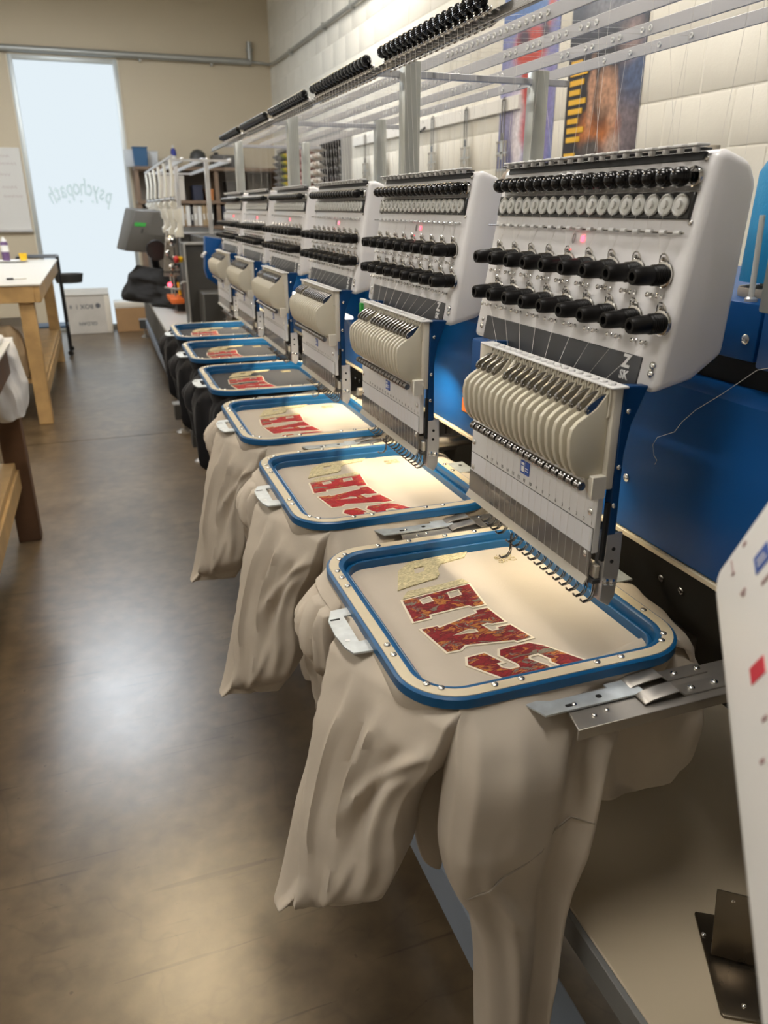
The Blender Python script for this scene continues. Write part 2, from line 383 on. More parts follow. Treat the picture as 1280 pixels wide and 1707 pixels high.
def dup(root, d, label=None):
    r = root.copy(); COL.objects.link(r); r.location = Vector(root.location) + Vector(d)
    if label: r['label'] = label
    for ch in root.children:
        c = ch.copy(); COL.objects.link(c); c.parent = r
        for g in ch.children:
            e = g.copy(); COL.objects.link(e); e.parent = c
    return r
def text_mesh(name, s, size, m, ext=.0004, align='CENTER', bold=0.0):
    c = D.curves.new('txt', 'FONT'); c.body = s; c.size = size; c.extrude = ext; c.align_x = align; c.align_y = 'CENTER'; c.offset = bold; c.resolution_u = 3
    o = D.objects.new('txt', c); COL.objects.link(o)
    bpy.context.view_layer.update()
    me = D.meshes.new_from_object(o.evaluated_get(bpy.context.evaluated_depsgraph_get())); me.name = name
    D.objects.remove(o); D.curves.remove(c); me.materials.clear(); me.materials.append(MATS[m]); return me
def basis(x, y, pos):
    x = Vector(x).normalized(); y = Vector(y); y = (y - x * x.dot(y)).normalized(); z = x.cross(y)
    return Matrix(((x.x, y.x, z.x, pos[0]), (x.y, y.y, z.y, pos[1]), (x.z, y.z, z.z, pos[2]), (0, 0, 0, 1)))
def put_text(name, me, root, x, y, pos):
    o = link(name, me, root); M = basis(x, y, Vector(pos) - Vector(root.location if root else (0, 0, 0))); o.matrix_basis = M; return o
def smoothstep(a, b, x):
    t = max(0, min(1, (x - a) / (b - a))); return t * t * (3 - 2 * t)
def screw_mesh(name, r, h, m='chrome', n=10):
    mb = MB(); mb.lathe([(r * 1.0, 0), (r, h * .45), (r * .8, h * .8), (r * .35, h), (r * .3, h * .7)], (0, 0, 0), (0, 0, 1), n); return mb.mesh(name, m)
ROT_MX = (0, R(-90), 0)      # z axis -> -X
ROT_MY = (R(90), 0, 0)       # z axis -> -Y

# ================================================================== THE ROOM
XW, YF = 2.34, 10.85          # face of the block wall, face of the far wall
XL, YB, ZC = -4.2, -3.2, 4.7
fl = struct('floor', MB().box(XL, XW + .2, YB, YF + .2, -.12, -.012), 'mortar', label='polished brown grey concrete floor')
YJ = 5.443
for a, b in ((YB, YJ - .004), (YJ + .004, YF + .2)):
    s = link('slab', MB().box(XL, XW + .2, a, b, -.02, 0).mesh('slab', 'concrete'), fl)
wr = struct('wall_right', MB().box(XW + .003, XW + .2, YB, YF + .2, 0, ZC), 'mortar', label='white painted concrete block wall')
BL, BH, J = .4, .2045, .009
me_b = MB().box(-.05, 0, J / 2, BL - J / 2, J / 2, BH - J / 2).mesh('block', 'block_paint', .0035, 2)
rest = MB(); nb = 0
for r in range(23):
    z = 1.917 - .2045 * 9 + r * BH - .0           # a bed joint runs at z = 1.917
    z -= 0.0
    off = (2.80 if r % 2 else 3.0) - .4 * 20
    for k in range(60):
        y = off + k * BL
        if y < YB or y + BL > YF + .1: continue
        near = 1.4 <= y <= 8.6 and 1.65 <= z <= 3.45 and (z - 1.5) / 2.34 < .12 + .36 * (y + .3) / 4.4
        if near and nb < 295:
            link('block', me_b, wr, (XW + .05 - .05 + .05, y, z)).location = (XW + .05, y, z); nb += 1
        else:
            rest.box(XW, XW + .05, y + J / 2, y + BL - J / 2, z + J / 2, min(z + BH - J / 2, ZC))
ro = link('block_courses', rest.mesh('block_courses', 'block_paint'), wr); ro['kind'] = 'stuff'
DX0, DX1, DZ1 = -.725, .497, 3.14
fw = MB().box(XL, DX0, YF, YF + .2, 0, ZC).box(DX1, XW + .2, YF, YF + .2, 0, ZC).box(DX0, DX1, YF, YF + .2, DZ1, ZC)
struct('wall_far', fw, 'far_paint', label='beige painted far wall')
struct('wall_left', MB().box(XL - .2, XL, YB, YF + .2, 0, ZC), 'side_paint', label='plain side wall')
struct('wall_back', MB().box(XL - .2, XW + .2, YB - .2, YB, 0, ZC), 'side_paint', label='plain wall behind the camera')
struct('ceiling', MB().box(XL - .2, XW + .2, YB - .2, YF + .2, ZC, ZC + .15), 'ceiling_paint', label='plain white ceiling')
# tall frosted window with a grey frame
win = D.objects.new('window_1', None); COL.objects.link(win); win.location = (-.114, YF, 0); win['kind'] = 'structure'; win['label'] = 'tall frosted window with grey metal frame and mirrored lettering'
FW = .062
part('window_frame', MB().box(DX0 + .012, DX0 + FW, YF - .012, YF + .09, 0, DZ1 - .012).box(DX1 - FW, DX1 - .012, YF - .012, YF + .09, 0, DZ1 - .012)
     .box(DX0 + FW, DX1 - FW, YF - .012, YF + .09, DZ1 - FW, DZ1 - .012).box(DX0 + FW, DX1 - FW, YF - .012, YF + .09, 0, .06), 'alu_frame', win, .003)
part('trim', MB().box(DX0, DX0 + .012, YF - .016, YF + .02, 0, DZ1).box(DX1 - .012, DX1, YF - .016, YF + .02, 0, DZ1).box(DX0, DX1, YF - .016, YF + .02, DZ1 - .012, DZ1), 'frame_cream', win)
part('pane', MB().box(DX0 + FW, DX1 - FW, YF + .035, YF + .045, .06, DZ1 - FW), 'window_day', win)
word = 'psychopath'; n = len(word)
WD = [.56, .48, .50, .50, .56, .56, .56, .54, .38, .56]; ADV = [(sum(WD[:k]) + WD[k] / 2) / (sum(WD) / 2) - 1 for k in range(n)]; ADV = [a / .9 for a in ADV]
for i, ch in enumerate(word):
    me = text_mesh('letter', ch, .27, 'backlit_ink', .001, bold=.006)
    u = ADV[i]
    x = -.1275 + u * -.335; z = 1.725 - .105 * u * u; a = u * .33
    o = link('letter', me, win)
    M = basis((-math.cos(a), 0, -math.sin(a)), (-math.sin(a) * 1, 0, math.cos(a)), (x + .114, -.0 + .034, z))
    o.matrix_basis = Matrix(((-math.cos(a) * .60, math.sin(-a), 0, x + .114), (0, 0, 1, .032), (-math.sin(a) * .60 * -1 * -1, math.cos(a), 0, z), (0, 0, 0, 1)))
star = [(math.cos(R(90 + 36 * k)) * (.026 if k % 2 == 0 else .011), math.sin(R(90 + 36 * k)) * (.026 if k % 2 == 0 else .011)) for k in range(10)]
for x in (-.265, -.128, .008):
    part('star', MB().prism([(x + p[0], 1.56 + p[1]) for p in star], YF + .030, YF + .033), 'backlit_ink', win)
# conduit under the ceiling line
pipe = thing('conduit_pipe', 'grey metal conduit running along far wall and block wall', 'pipe', (.8, YF, 3.16))
part('run', MB().cyl((XL + .05, YF - .045, 3.18), (XW - .25, YF - .045, 3.18), .038, n=16), 'galv_pipe', pipe)
part('run', MB().tube([(XW - .25, YF - .045, 3.18), (XW - .12, YF - .06, 3.175), (XW - .05, YF - .16, 3.15), (XW - .035, YF - .4, 3.13), (XW - .03, 5.0, 3.09), (XW - .03, 2, 3.05)], .017, 10), 'galv_pipe', pipe)
part('riser', MB().cyl((XW - .26, YF - .045, 3.18), (XW - .26, YF - .045, 3.40), .032, n=14).cyl((XW - .26, YF - .045, 3.30), (XW - .26, YF - .045, 3.33), .042, n=14), 'galv_pipe', pipe)
for y in (9.6, 8.2, 7.3, 6.2):
    part('clip', MB().box(XW - .05, XW, y - .015, y + .015, 3.085, 3.145), 'galv_pipe', pipe)
for x in (-.9, .75, 1.6):
    part('clip', MB().box(x - .012, x + .012, YF - .06, YF, 3.12, 3.15), 'galv_pipe', pipe)
# ceiling luminaires
for i, (x, y, m) in enumerate(((-.05, .5, 'lamp_cool'), (.02, 4.25, 'lamp_warm'), (-.36, 7.75, 'lamp_day'), (-2.9, .5, 'lamp_cool'), (-2.9, 4.2, 'lamp_cool'), (-2.9, 7.9, 'lamp_cool'), (1.5, 2.3, 'lamp_cool'), (1.5, 6.4, 'lamp_cool'))):
    z = 3.75
    c = thing('ceiling_light', 'flat ceiling light hanging ' + ['above the camera', 'over the aisle, midway', 'over the aisle near the window', 'over the side wall, near end', 'over the side wall, midway', 'over the side wall, far end', 'over the machine, near half', 'over the machine, far half'][i], 'light', (x, y, z), 'ceiling lights')
    hw, hl = (.46, .95) if m == 'lamp_day' else (.21, .58)
    part('housing', MB().box(x - hw - .03, x + hw + .03, y - hl - .04, y + hl + .04, z + .012, z + .09), 'lamp_housing', c, .01)
    part('diffuser', MB().box(x - hw, x + hw, y - hl, y + hl, z, z + .014), m, c)
    for dy in (-.4, .4): part('hanger', MB().cyl((x, y + dy, z + .09), (x, y + dy, ZC), .006, n=6), 'lamp_housing', c)

# ================================================================== EMBROIDERY MACHINE
PITCH = .5; NH = 6
def fx(z, off=0): return .53 + .165 * (z - 1.444) - off      # front face of a head leans back
FN = Vector((-1, 0, .165)).normalized()                       # its normal
FU = Vector((.165, 0, 1)).normalized()
ROTF = (0, R(-90) + math.atan(.165), 0)                      # z axis -> FN
ROTK = (0, R(-91.5), 0)                                       # knobs stick out level
def fpos(y, z, off=0): return Vector((fx(z), y, z)) + FN * off

# ---- shared small meshes
M_ball = MB()
pr = []
for k in range(0, 19):
    t = k / 18; r = .0092 * math.sqrt(max(0, 1 - (2 * t - 1) ** 2 * .95)); r *= 1 - .09 * (k % 2); pr.append((r, .009 + t * .0205))
pr = [(.0042, 0), (.0042, .009)] + pr
M_ball.lathe(pr, (0, 0, 0), (0, 0, 1), 16)
M_ball = M_ball.mesh('thread_roller', 'rubber_gloss', smooth=60)
M_ring = MB().lathe([(.0086, 0), (.0086, .002), (.008, .003), (.008, 0)], (0, 0, 0), (0, 0, 1), 14).tube([(.0 + .0088 * math.cos(a), .0088 * math.sin(a), .0045) for a in [2 * math.pi * i / 14 for i in range(14)]], .0010, 5, True).mesh('roller_ring', 'chrome')
M_disc = MB().lathe([(.0102, 0), (.0104, .0025), (.0092, .0032), (.0080, .0018), (.0042, .0022), (.0038, .0046), (.0012, .0050)], (0, 0, 0), (0, 0, 1), 20).mesh('thread_disc', 'disc_white')
M_bead = MB().cyl((0, -.0042, 0), (0, .0042, 0), .0026, n=8).mesh('rod_bead', 'plate_white')
kp = [(.0100, .004)]
for k in range(5): kp += [(.0104, .006 + k * .002), (.0097, .007 + k * .002)]
kp += [(.0104, .0160), (.0086, .0175), (.0086, .0190), (.0094, .0200), (.0090, .0320), (.0080, .0395), (.0072, .0405), (.0044, .0405), (.0040, .034)]
M_knob = MB().lathe(kp, (0, 0, 0), (0, 0, 1), 18).mesh('tension_knob', 'knob_black', smooth=50)
kb = MB().lathe([(.0128, 0), (.0132, .0008), (.0132, .0016), (.0108, .0022), (.0132, .0030), (.0132, .0040), (.011, .0048), (.0098, .0048)], (0, 0, 0), (0, 0, 1), 20)
kb.tube([(.0105 + .0085 * math.sin(a) * 1.0 + .001, .0068 * math.cos(a), .0035 + .0015 * math.sin(a)) for a in [R(-15 + 210 * i / 12) for i in range(13)]], .0009, 5)
kb.lathe([(.0022, 0), (.0022, .005), (.0012, .0075)], (.0150, 0, 0), (0, 0, 1), 8)
M_tbase = kb.mesh('tension_disc', 'chrome')
M_stud = MB().lathe([(.0024, 0), (.0024, .002), (.0012, .0024), (.0012, .0052), (.0026, .0056), (.0026, .0078), (.0014, .0086)], (0, 0, 0), (0, 0, 1), 8).mesh('thread_stud', 'chrome')
M_scr3 = screw_mesh('screw', .0042, .0026); M_scr2 = screw_mesh('screw', .0030, .0022); M_scrb = screw_mesh('screw', .0058, .0034, n=12)
M_clip = MB().box(-.011, .004, -.0085, .0050, .0002, .0026).lathe([(.0036, -.0050), (.0036, .0)], (-.006, -.002, 0), (0, 0, 1), 8).mesh('thread_clip', 'plate_white', .0006, 1)
# beige fin that guards one take-up lever (outline in X,Z about the plate at X=.47)
NP = .0146; NY0 = .632
GP = [(.468, 1.330), (.463, 1.3235), (.4525, 1.3105), (.4330, 1.2985), (.4265, 1.2915), (.4245, 1.281), (.4262, 1.262), (.4300, 1.250), (.4370, 1.2405), (.4500, 1.2365), (.468, 1.2360)]
M_guard = MB().prism([(x - .47, z - 1.28) for x, z in GP], -.0030, .0030).mesh('lever_guard', 'guard_beige', .0009, 2, smooth=50)
lev = [(.004, .0015), (-.006, -.0005), (-.0160, -.0070), (-.0215, -.0118), (-.0245, -.0112), (-.0262, -.0075), (-.0248, -.0030), (-.0170, .0030), (-.008, .0078), (.004, .0092)]
M_lever = MB().prism(lev, -.0017, .0017).lathe([(.0016, -.003), (.0016, .003)], (-.0228, 0, -.0074), (0, 1, 0), 8).mesh('take_up_lever', 'chrome_dark', .0006, 1)
M_roll = MB().lathe([(.0046, -.0052), (.0056, -.0035), (.0040, 0), (.0056, .0035), (.0046, .0052)], (0, 0, 0), (0, 1, 0), 10).lathe([(.0018, -.0066), (.0018, .0066)], (0, 0, 0), (0, 1, 0), 6).mesh('thread_pulley', 'chrome_dark')
def rrect(cx, cy, hx, hy, r, k=3):
    P = []
    for sx, sy, a0 in ((1, 1, 0), (-1, 1, 90), (-1, -1, 180), (1, -1, 270)):
        for i in range(k + 1):
            a = R(a0 + 90 * i / k); P.append((cx + sx * (hx - r) + r * math.cos(a), cy + sy * (hy - r) + r * math.sin(a)))
    return P
o1 = rrect(0, 0, .0062, .017, .006, 4); i1 = rrect(0, 0, .0040, .0148, .0039, 4)
M_rim = MB().loops([[(0, p[0], p[1]) for p in o1], [(-.0030, p[0], p[1]) for p in o1], [(-.0030, p[0], p[1]) for p in i1], [(.0, p[0], p[1]) for p in i1]]).mesh('slot_rim', 'case_beige', smooth=50)
M_slot = MB().prism(i1, -.0006, .0006, 'x').mesh('slot', 'slot_dark')
ft = MB()
for dy in (-.0018, .0018): ft.tube([(.0030, dy, .032), (.0030, dy, .010), (.0016, dy, .004), (-.0020, dy * .9, 0), (-.0085, dy * .6, -.0012), (-.0112, dy * .4, .0012), (-.0118, dy * .3, .0030)], .0010, 5)
ft.tube([(.004, 0, .034), (.004, 0, .004)], [.0011, .0005], 5)
M_foot = ft.mesh('presser_foot', 'chrome_dark')
M_clamp = MB().box(-.003, .003, -.0058, .0058, -.008, .008).mesh('needle_clamp', 'clear_lip', .001, 1)

def build_head(i):
    base = (.50, .82, 1.085)
    h = thing('sewing_unit', '', 'sewing unit', base, 'row of embroidery heads')
    prof = [(fx(1.3215), 1.3215), (fx(1.549), 1.549), (.562, 1.5505), (.590, 1.541), (.601, 1.522), (.594, 1.358), (.560, 1.334)]
    part('housing', MB().prism(prof, .6185, 1.032), 'white_shell', h, .0095, 4, 30)
    # top label strip with clips
    def fplate(y0, y1, z0, z1, off, th, r=0):
        mb = MB(); P = [(y0, z0), (y1, z0), (y1, z1), (y0, z1)]
        a = [fpos(y, z, off + th) for y, z in P]; b = [fpos(y, z, off - .003) for y, z in P]
        return mb.add(a + b, [(0, 1, 2, 3), (7, 6, 5, 4), (0, 4, 5, 1), (1, 5, 6, 2), (2, 6, 7, 3), (3, 7, 4, 0)])
    part('guide_strip', fplate(.634, 1.014, 1.5408, 1.5486, 0, .0012), 'label_dark', h, .0006, 1)
    part('clip_rail', MB().box(.538, .549, .628, 1.02, 1.5490, 1.5515), 'label_dark', h, .0008, 1)
    RP = .0211; RY = .6365
    for k in range(18):
        y = RY + k * RP
        inst('thread_clip', M_clip, h, (.538, y - .004, 1.5520))
        b = inst('thread_roller', M_ball, h, fpos(y, 1.5268, .001), ROTK)
        g = link('roller_ring', M_ring, b)
        inst('rod_bead', M_bead, h, fpos(y, 1.4755, .0065))
    part('roller_bar', fplate(.628, 1.012, 1.5145, 1.5185, 0, .002), 'grey_edge', h)
    part('disc_strip', fplate(.631, 1.021, 1.4885, 1.5130, 0, .0035), 'label_black', h, .0008, 1)
    for k in range(18): inst('thread_disc', M_disc, h, fpos(RY + .0085 + k * RP, 1.5010, .0036), ROTF)
    part('guide_rod', MB().cyl(fpos(.628, 1.4755, .0065), fpos(1.034, 1.4755, .0065), .0011, n=6), 'chrome', h)
    for k in range(9):
        for y, z in ((.6455 + k * .0432, 1.4375), (.6310 + k * .0432, 1.3925)):
            kn = inst('tension_knob', M_knob, h, fpos(y, z), ROTK)
            td = link('tension_disc', M_tbase, kn)
    for k in range(9):
        for dy in (0, .0155):
            inst('thread_stud', M_stud, h, fpos(.6415 + k * .0432 + dy, 1.4165), ROTF)
            inst('thread_stud', M_stud, h, fpos(.6473 + k * .0432 + dy, 1.3703), ROTF)
    lb = part('brand_plate', fplate(.6465, .998, 1.3225, 1.3560, 0, .0012), 'label_dark', h, .0008, 1)
    put_text('lettering', T_Z, h, (0, -1, 0), FU, fpos(.6695, 1.3475, .0014))
    put_text('lettering', T_SK, h, (0, -1, 0), FU, fpos(.6690, 1.3335, .0014))
    for y, z, mm in ((.6283, 1.3507, M_scr3), (.6283, 1.3425, M_scr3), (1.008, 1.349, M_scr2), (1.008, 1.340, M_scr3), (.630, 1.5415, M_scr2), (.629, 1.486, M_scr2), (1.013, 1.489, M_scr2)):
        inst('screw', mm, h, fpos(y, z, .0004), ROTF)
    part('status_ring', MB().tube([fpos(.8203 + .0022 * math.cos(a), 1.4655 + .0055 * math.sin(a), .0012) for a in [2 * math.pi * q / 12 for q in range(12)]], .0006, 5, True), 'grey_edge', h)
    part('status_light', MB().prism(rrect(0, 0, .0034, .0034, .0018), 0, .001, 'z'), 'led_red', h).matrix_basis = Matrix.Translation(-Vector(h.location)) @ basis((0, -1, 0), FU, fpos(.8026, 1.4657, .0002))
    # ---- needle case
    part('lever_case', MB().box(.468, .478, .622, .924, 1.224, 1.332), 'case_beige', h, .0016, 2)
    part('case_cap', MB().box(.462, .482, .619, .912, 1.3315, 1.3340), 'plate_white', h, .0008, 1)
    for k in range(18):
        y = NY0 + k * NP
        inst('thread_cap', M_cap, h, (.470, y, 1.3340))
        inst('slot_rim', M_rim, h, (.4683, y + .0, 1.3165)); inst('slot', M_slot, h, (.4680, y, 1.3165))
        inst('lever_guard', M_guard, h, (.470, y, 1.28))
        if k != 13: inst('take_up_lever', M_lever, h, (.4670, y, 1.3165))
        inst('thread_pulley', M_roll, h, (.4430, y, 1.2295))
        inst('needle_clamp', M_clamp, h, (.4745, y, 1.125))
        lo = .0 if k != 13 else -.030
        inst('presser_foot', M_foot, h, (.4735, y, 1.0880 + lo)).scale = (1.1, 1.0, 1.0)
    part('case_bracket', MB().prism([(.622, 1.214), (.634, 1.224), (.640, 1.234), (.640, 1.240), (.622, 1.240)], .452, .470, 'x'), 'case_beige', h, .001, 1)
    part('needle_plate', MB().box(.4655, .4735, .628, .930, 1.148, 1.2245), 'plate_white', h, .0008, 1)
    part('printed_line', MB().box(.4650, .4656, .629, .928, 1.1770, 1.1776).box(.4650, .4656, .629, .6296, 1.150, 1.177), 'print_black', h)
    part('write_strip', MB().box(.4648, .4656, .631, .928, 1.149, 1.1768), 'plate_strip', h)
    for k in range(18): put_text('number', T_NUM[k], h, (0, -1, 0), (0, 0, 1), (.4652, NY0 + k * NP + .002, 1.1825))
    st = part('sticker', MB().prism(rrect(.7795, 1.199, .0105, .0085, .0015), .4644, .4652, 'x'), 'print_blue', h)
    part('sticker_print', MB().box(.4640, .4645, .7805, .7875, 1.1935, 1.2005).box(.4640, .4645, .7805, .7875, 1.2020, 1.2050).box(.4640, .4645, .771, .778, 1.1985, 1.1995).box(.4640, .4645, .771, .778, 1.1955, 1.1965), 'print_white', h)
    part('needle_window', MB().box(.4640, .4660, .629, .930, 1.1185, 1.1500), 'smoky', h)
    part('window_lip', MB().prism([(.4605, 1.1105), (.4660, 1.1190), (.4640, 1.1200), (.4585, 1.1112)], .629, .930), 'clear_lip', h)
    part('foot_bar', MB().box(.469, .480, .626, .930, 1.1105, 1.1165), 'grey_dark', h, .0008, 1)
    for y, z in ((.6345, 1.3225), (.6375, 1.1945), (.6385, 1.1445), (.917, 1.300), (.921, 1.193), (.921, 1.156)):
        inst('screw', M_scr3, h, (.4655 if z < 1.22 else .468, y, z), ROT_MX)
    # blue carrier, chrome bracket, arm and lamp behind the needle case
    part('carrier', MB().prism([(.4785, 1.334), (.508, 1.332), (.492, 1.292), (.4875, 1.262), (.4895, 1.170), (.4785, 1.170)], .622, .634), 'blue_dark', h, .0012, 1)
    part('carrier', MB().prism([(.4785, 1.334), (.508, 1.332), (.492, 1.292), (.4875, 1.262), (.4895, 1.170), (.4785, 1.170)], .915, .927), 'blue_dark', h, .0012, 1)
    for x, z in ((.486, 1.3075), (.4825, 1.248), (.482, 1.205)): inst('screw', M_scr2, h, (x, .622, z), ROT_MY)
    part('side_bracket', MB().prism([(.4790, 1.172), (.4990, 1.172), (.5005, 1.128), (.4985, 1.093), (.4920, 1.0815), (.4795, 1.0895)], .6225, .6255).box(.479, .4815, .6225, .640, 1.0895, 1.172), 'alu', h, .0008, 1)
    for x, z in ((.484, 1.1135), (.4925, 1.1115)): inst('screw', M_scr3, h, (x, .6225, z), ROT_MY)
    for x, z in ((.489, 1.153), (.4885, 1.138)): inst('hole', M_hole, h, (x, .6222, z), ROT_MY)
    part('slide_slot', MB().box(.4745, .4785, .622, .627, 1.140, 1.208), 'black_void', h)
    part('arm', MB().prism([(.492, 1.325), (.66, 1.325), (.66, 1.13), (.585, 1.245), (.492, 1.262)], .935, 1.0), 'blue_paint', h, .004, 2)
    part('work_lamp', MB().box(.538, .562, .795, .895, 1.2470, 1.2530), 'lamp_glass', h)
    part('thread_run', thread_run(), 'thread_white', h)['kind'] = 'stuff'
    return h

def thread_run():
    mb = MB()
    for k in range(18):
        y = .6365 + k * .0211; yn = NY0 + k * NP
        mb.tube([fpos(y, 1.515, .010), fpos(y + .003, 1.5010, .010), fpos(y, 1.4755, .011)], .00016, 3)
        kt = k // 2; ty = (.6445 if k % 2 == 0 else .6300) + kt * .0432; tz = 1.4375 if k % 2 == 0 else 1.3925
        mb.tube([fpos(y, 1.4755, .011), fpos(ty + .009, tz + .012, .004)], .00018, 3)
        if k % 2: mb.tube([fpos(ty + .012, 1.371, .006), (.470, yn, 1.335)], .00018, 3)
        mb.tube([(.4638, yn, 1.228), (.4632, yn, 1.118), (.476, yn, 1.09)], .00018, 3)
    return mb

T_Z = text_mesh('lettering', 'Z', .0185, 'print_white', .0003, bold=.0008); T_SK = text_mesh('lettering', 'SK', .0128, 'print_white', .0003, bold=.0004)
T_NUM = [text_mesh('number', str(k + 1), .0062, 'print_black', .0001) for k in range(18)]
M_cap = MB().lathe([(.0040, 0), (.0046, .0008), (.0040, .0022), (.0018, .0028)], (0, 0, 0), (0, 0, 1), 8).mesh('thread_cap', 'plate_white')
M_hole = MB().cyl((0, 0, -.0005), (0, 0, .0008), .0022, n=10).mesh('hole', 'black_void')

head0 = build_head(0)
ORD = ['nearest of the six heads', 'second of the six heads from the camera', 'third of the six heads from the camera', 'fourth of the six heads from the camera', 'fifth of the six heads from the camera', 'farthest of the six heads']
heads = []
for i in range(NH):
    lab = 'white embroidery head with black tension knobs, ' + ORD[i]
    h = head0 if i == 0 else dup(head0, (0, PITCH * i, 0)); h['label'] = lab; heads.append(h)
    lp = D.lights.new('work_light', 'AREA'); lp.shape = 'RECTANGLE'; lp.size = .02; lp.size_y = .10; lp.energy = HEAD_LAMP_W; lp.color = (1, .86, .62)
    lp.spread = R(125); lo = link('work_light', lp, h, (.050, .030, .159)); lo.rotation_euler = (R(14), R(3), 0)
# green terminal block on the second head
part('terminal_block', MB().box(.462, .468, 1.4250, 1.437, 1.302, 1.328), 'green_label', heads[1], .001, 1)
part('terminal_plate', MB().box(.468, .474, 1.416, 1.45, 1.27, 1.335), 'plate_white', heads[1], .001, 1)

# ---- machine frame: blue beam, thread tray, lower bed, table, floor rails and feet
fr = thing('machine_frame', 'long blue embroidery machine frame with beige table and floor rails', 'machine', (.75, 2.0, 0))
part('beam', MB().prism([(.62, 1.0975), (.62, 1.184), (.640, 1.300), (.662, 1.3115), (.95, 1.3115), (.95, 1.0975)], -.35, 4.50), 'blue_paint', fr, .004, 2, 25)
part('beam_trim', MB().box(.617, .66, -.35, 4.50, 1.0905, 1.0973), 'strip_beige', fr, .001, 1)
part('gap_shade', MB().box(.668, .95, -.30, 4.45, 1.3115, 1.342), 'black_void', fr)  # solid black block, shade of the gap under the tray put in as colour
part('thread_tray', MB().box(.655, 1.06, .64, 4.40, 1.342, 1.404), 'blue_paint', fr, .003, 2)
part('thread_tray', MB().box(.650, 1.06, -.35, .632, 1.338, 1.404), 'blue_paint', fr, .003, 2)
for i in range(NH):
    for y, z in ((.655, 1.3655),): inst('screw', M_scrb, fr, (.655, y + .5 * i, z), ROT_MX)
    inst('screw', M_scrb, fr, (.62, .78 + .5 * i, 1.168), ROT_MX)
# warning sign on the beam between the two nearest heads
wy = 1.263
part('warning_sign', MB().prism([(wy - .024, 1.166), (wy + .024, 1.166), (wy + .024, 1.214), (wy - .024, 1.214)], .6185, .6195, 'x').box(0, 0, 0, 0, 0, 0) if False else MB().box(.6185, .6199, wy - .024, wy + .024, 1.136, 1.184), 'print_black', fr)
part('warning_sign', MB().box(.6180, .6187, wy - .0215, wy + .0215, 1.1385, 1.1815), 'print_orange', fr)
part('warning_mark', MB().prism([(wy - .013, 1.146), (wy - .004, 1.143), (wy + .001, 1.150), (wy + .004, 1.158), (wy + .013, 1.164), (wy + .015, 1.172), (wy + .006, 1.172), (wy + .0, 1.168), (wy - .004, 1.160), (wy - .010, 1.155)], .6174, .6181, 'x').prism([(wy - .017, 1.178), (wy - .014, 1.179), (wy - .004, 1.150), (wy - .007, 1.149)], .6174, .6181, 'x'), 'print_black', fr)
# lower bed with dark covers
part('bed', MB().box(.735, 1.15, -.2, 4.6, .86, 1.085), 'olive_cover', fr, .003, 1)
for y0 in [-.2 + .5 * k for k in range(10)]:
    part('cover_panel', MB().box(.728, .736, y0 + .305 - .002, y0 + .80 - .006, .865, 1.08), 'olive_cover', fr, .0015, 1)
for i in range(NH):
    for y, z in ((.808, .987), (.765, .987)): inst('screw', M_scrb, fr, (.728, y + .5 * i, z), ROT_MX)
    part('hook_rod', MB().cyl((.60, .885 + .5 * i, 1.045), (.76, .885 + .5 * i, 1.045), .011, n=12), 'steel_plate', fr)
    part('needle_arm', MB().box(.47, .74, .72 + .5 * i, .86 + .5 * i, .89, .935), 'steel_plate', fr, .004, 2)
part('table', MB().box(.470, 1.15, -.30, 4.62, .632, .652), 'tray_beige', fr, .003, 1)
part('table_edge', MB().box(.462, .4705, -.30, 4.62, .612, .652), 'frame_grey', fr, .001, 1)
part('floor_rail', MB().box(.515, .615, -.30, 4.62, .10, .215), 'frame_blue_grey', fr, .004, 1)
part('floor_rail', MB().box(1.25, 1.33, -.30, 4.62, .10, .20), 'frame_blue_grey', fr, .004, 1)
for y in (.02, 4.70):
    part('end_leg', MB().box(.60, 1.2, y - .05, y + .03, .2, .64), 'frame_grey', fr, .004, 1)
    part('cross_foot', MB().box(.40, 1.40, y - .045, y + .055, .105, .215), 'grey_dark', fr, .004, 1)
    part('cross_foot_cap', MB().box(.395, .50, y - .045, y + .055, .215, .222), 'grey_edge', fr, .001, 1)
    for x in (.452, 1.33):
        part('levelling_foot', MB().lathe([(.048, 0), (.048, .006), (.022, .022), (.012, .026), (.012, .115)], (x, y, 0), (0, 0, 1), 18), 'steel_plate', fr)
part('end_cover', MB().prism([(.552, 1.352), (.640, 1.338), (.63, 1.10), (.60, 1.092), (.548, 1.135), (.538, 1.18)], 4.42, 4.50), 'blue_paint', fr, .004, 2)
part('key_switch', MB().cyl((.545, 4.418, 1.268), (.520, 4.36, 1.256), .009, n=10), 'plate_white', fr)
part('end_column', MB().box(.66, 1.10, 4.40, 4.62, .64, 1.31), 'olive_cover', fr, .004, 1)

# ---- hoop arms, one pair of clips in every gap
me_plate = MB().prism([(.402, .530), (.64, .530), (.64, .586), (.415, .586)], .9985, 1.0015, 'z').box(.402, .64, .530, .5325, .988, 1.000).box(.64, .80, .535, .58, .975, 1.0015)
def clip_mb(y):
    mb = MB()
    pts = [(.492, 1.0045), (.500, 1.0075), (.535, 1.0115), (.545, 1.0035), (.60, 1.0035)]
    lo = [(x, z - .0018) for x, z in pts]
    return mb.prism(pts + lo[::-1], y - .0095, y + .0095)
me_c = clip_mb(0).mesh('spring_clip', 'steel_plate', .0004, 1)
for i in range(NH):
    arm = part('hoop_arm', MB().add([(x, y + PITCH * i, z) for x, y, z in me_plate.v], me_plate.f), 'steel_plate', fr, .0006, 1)
    for y in (.5790, .5500):
        c = link('spring_clip', me_c, arm, (0, y + PITCH * i, 0))
        for x in (.560, .592): s = link('screw', M_scr3, arm, (x, y + PITCH * i, 1.0035))
    for x, y in ((.431, .5455), (.449, .549)): link('screw', M_scr2, arm, (x, y + PITCH * i, 1.0015))

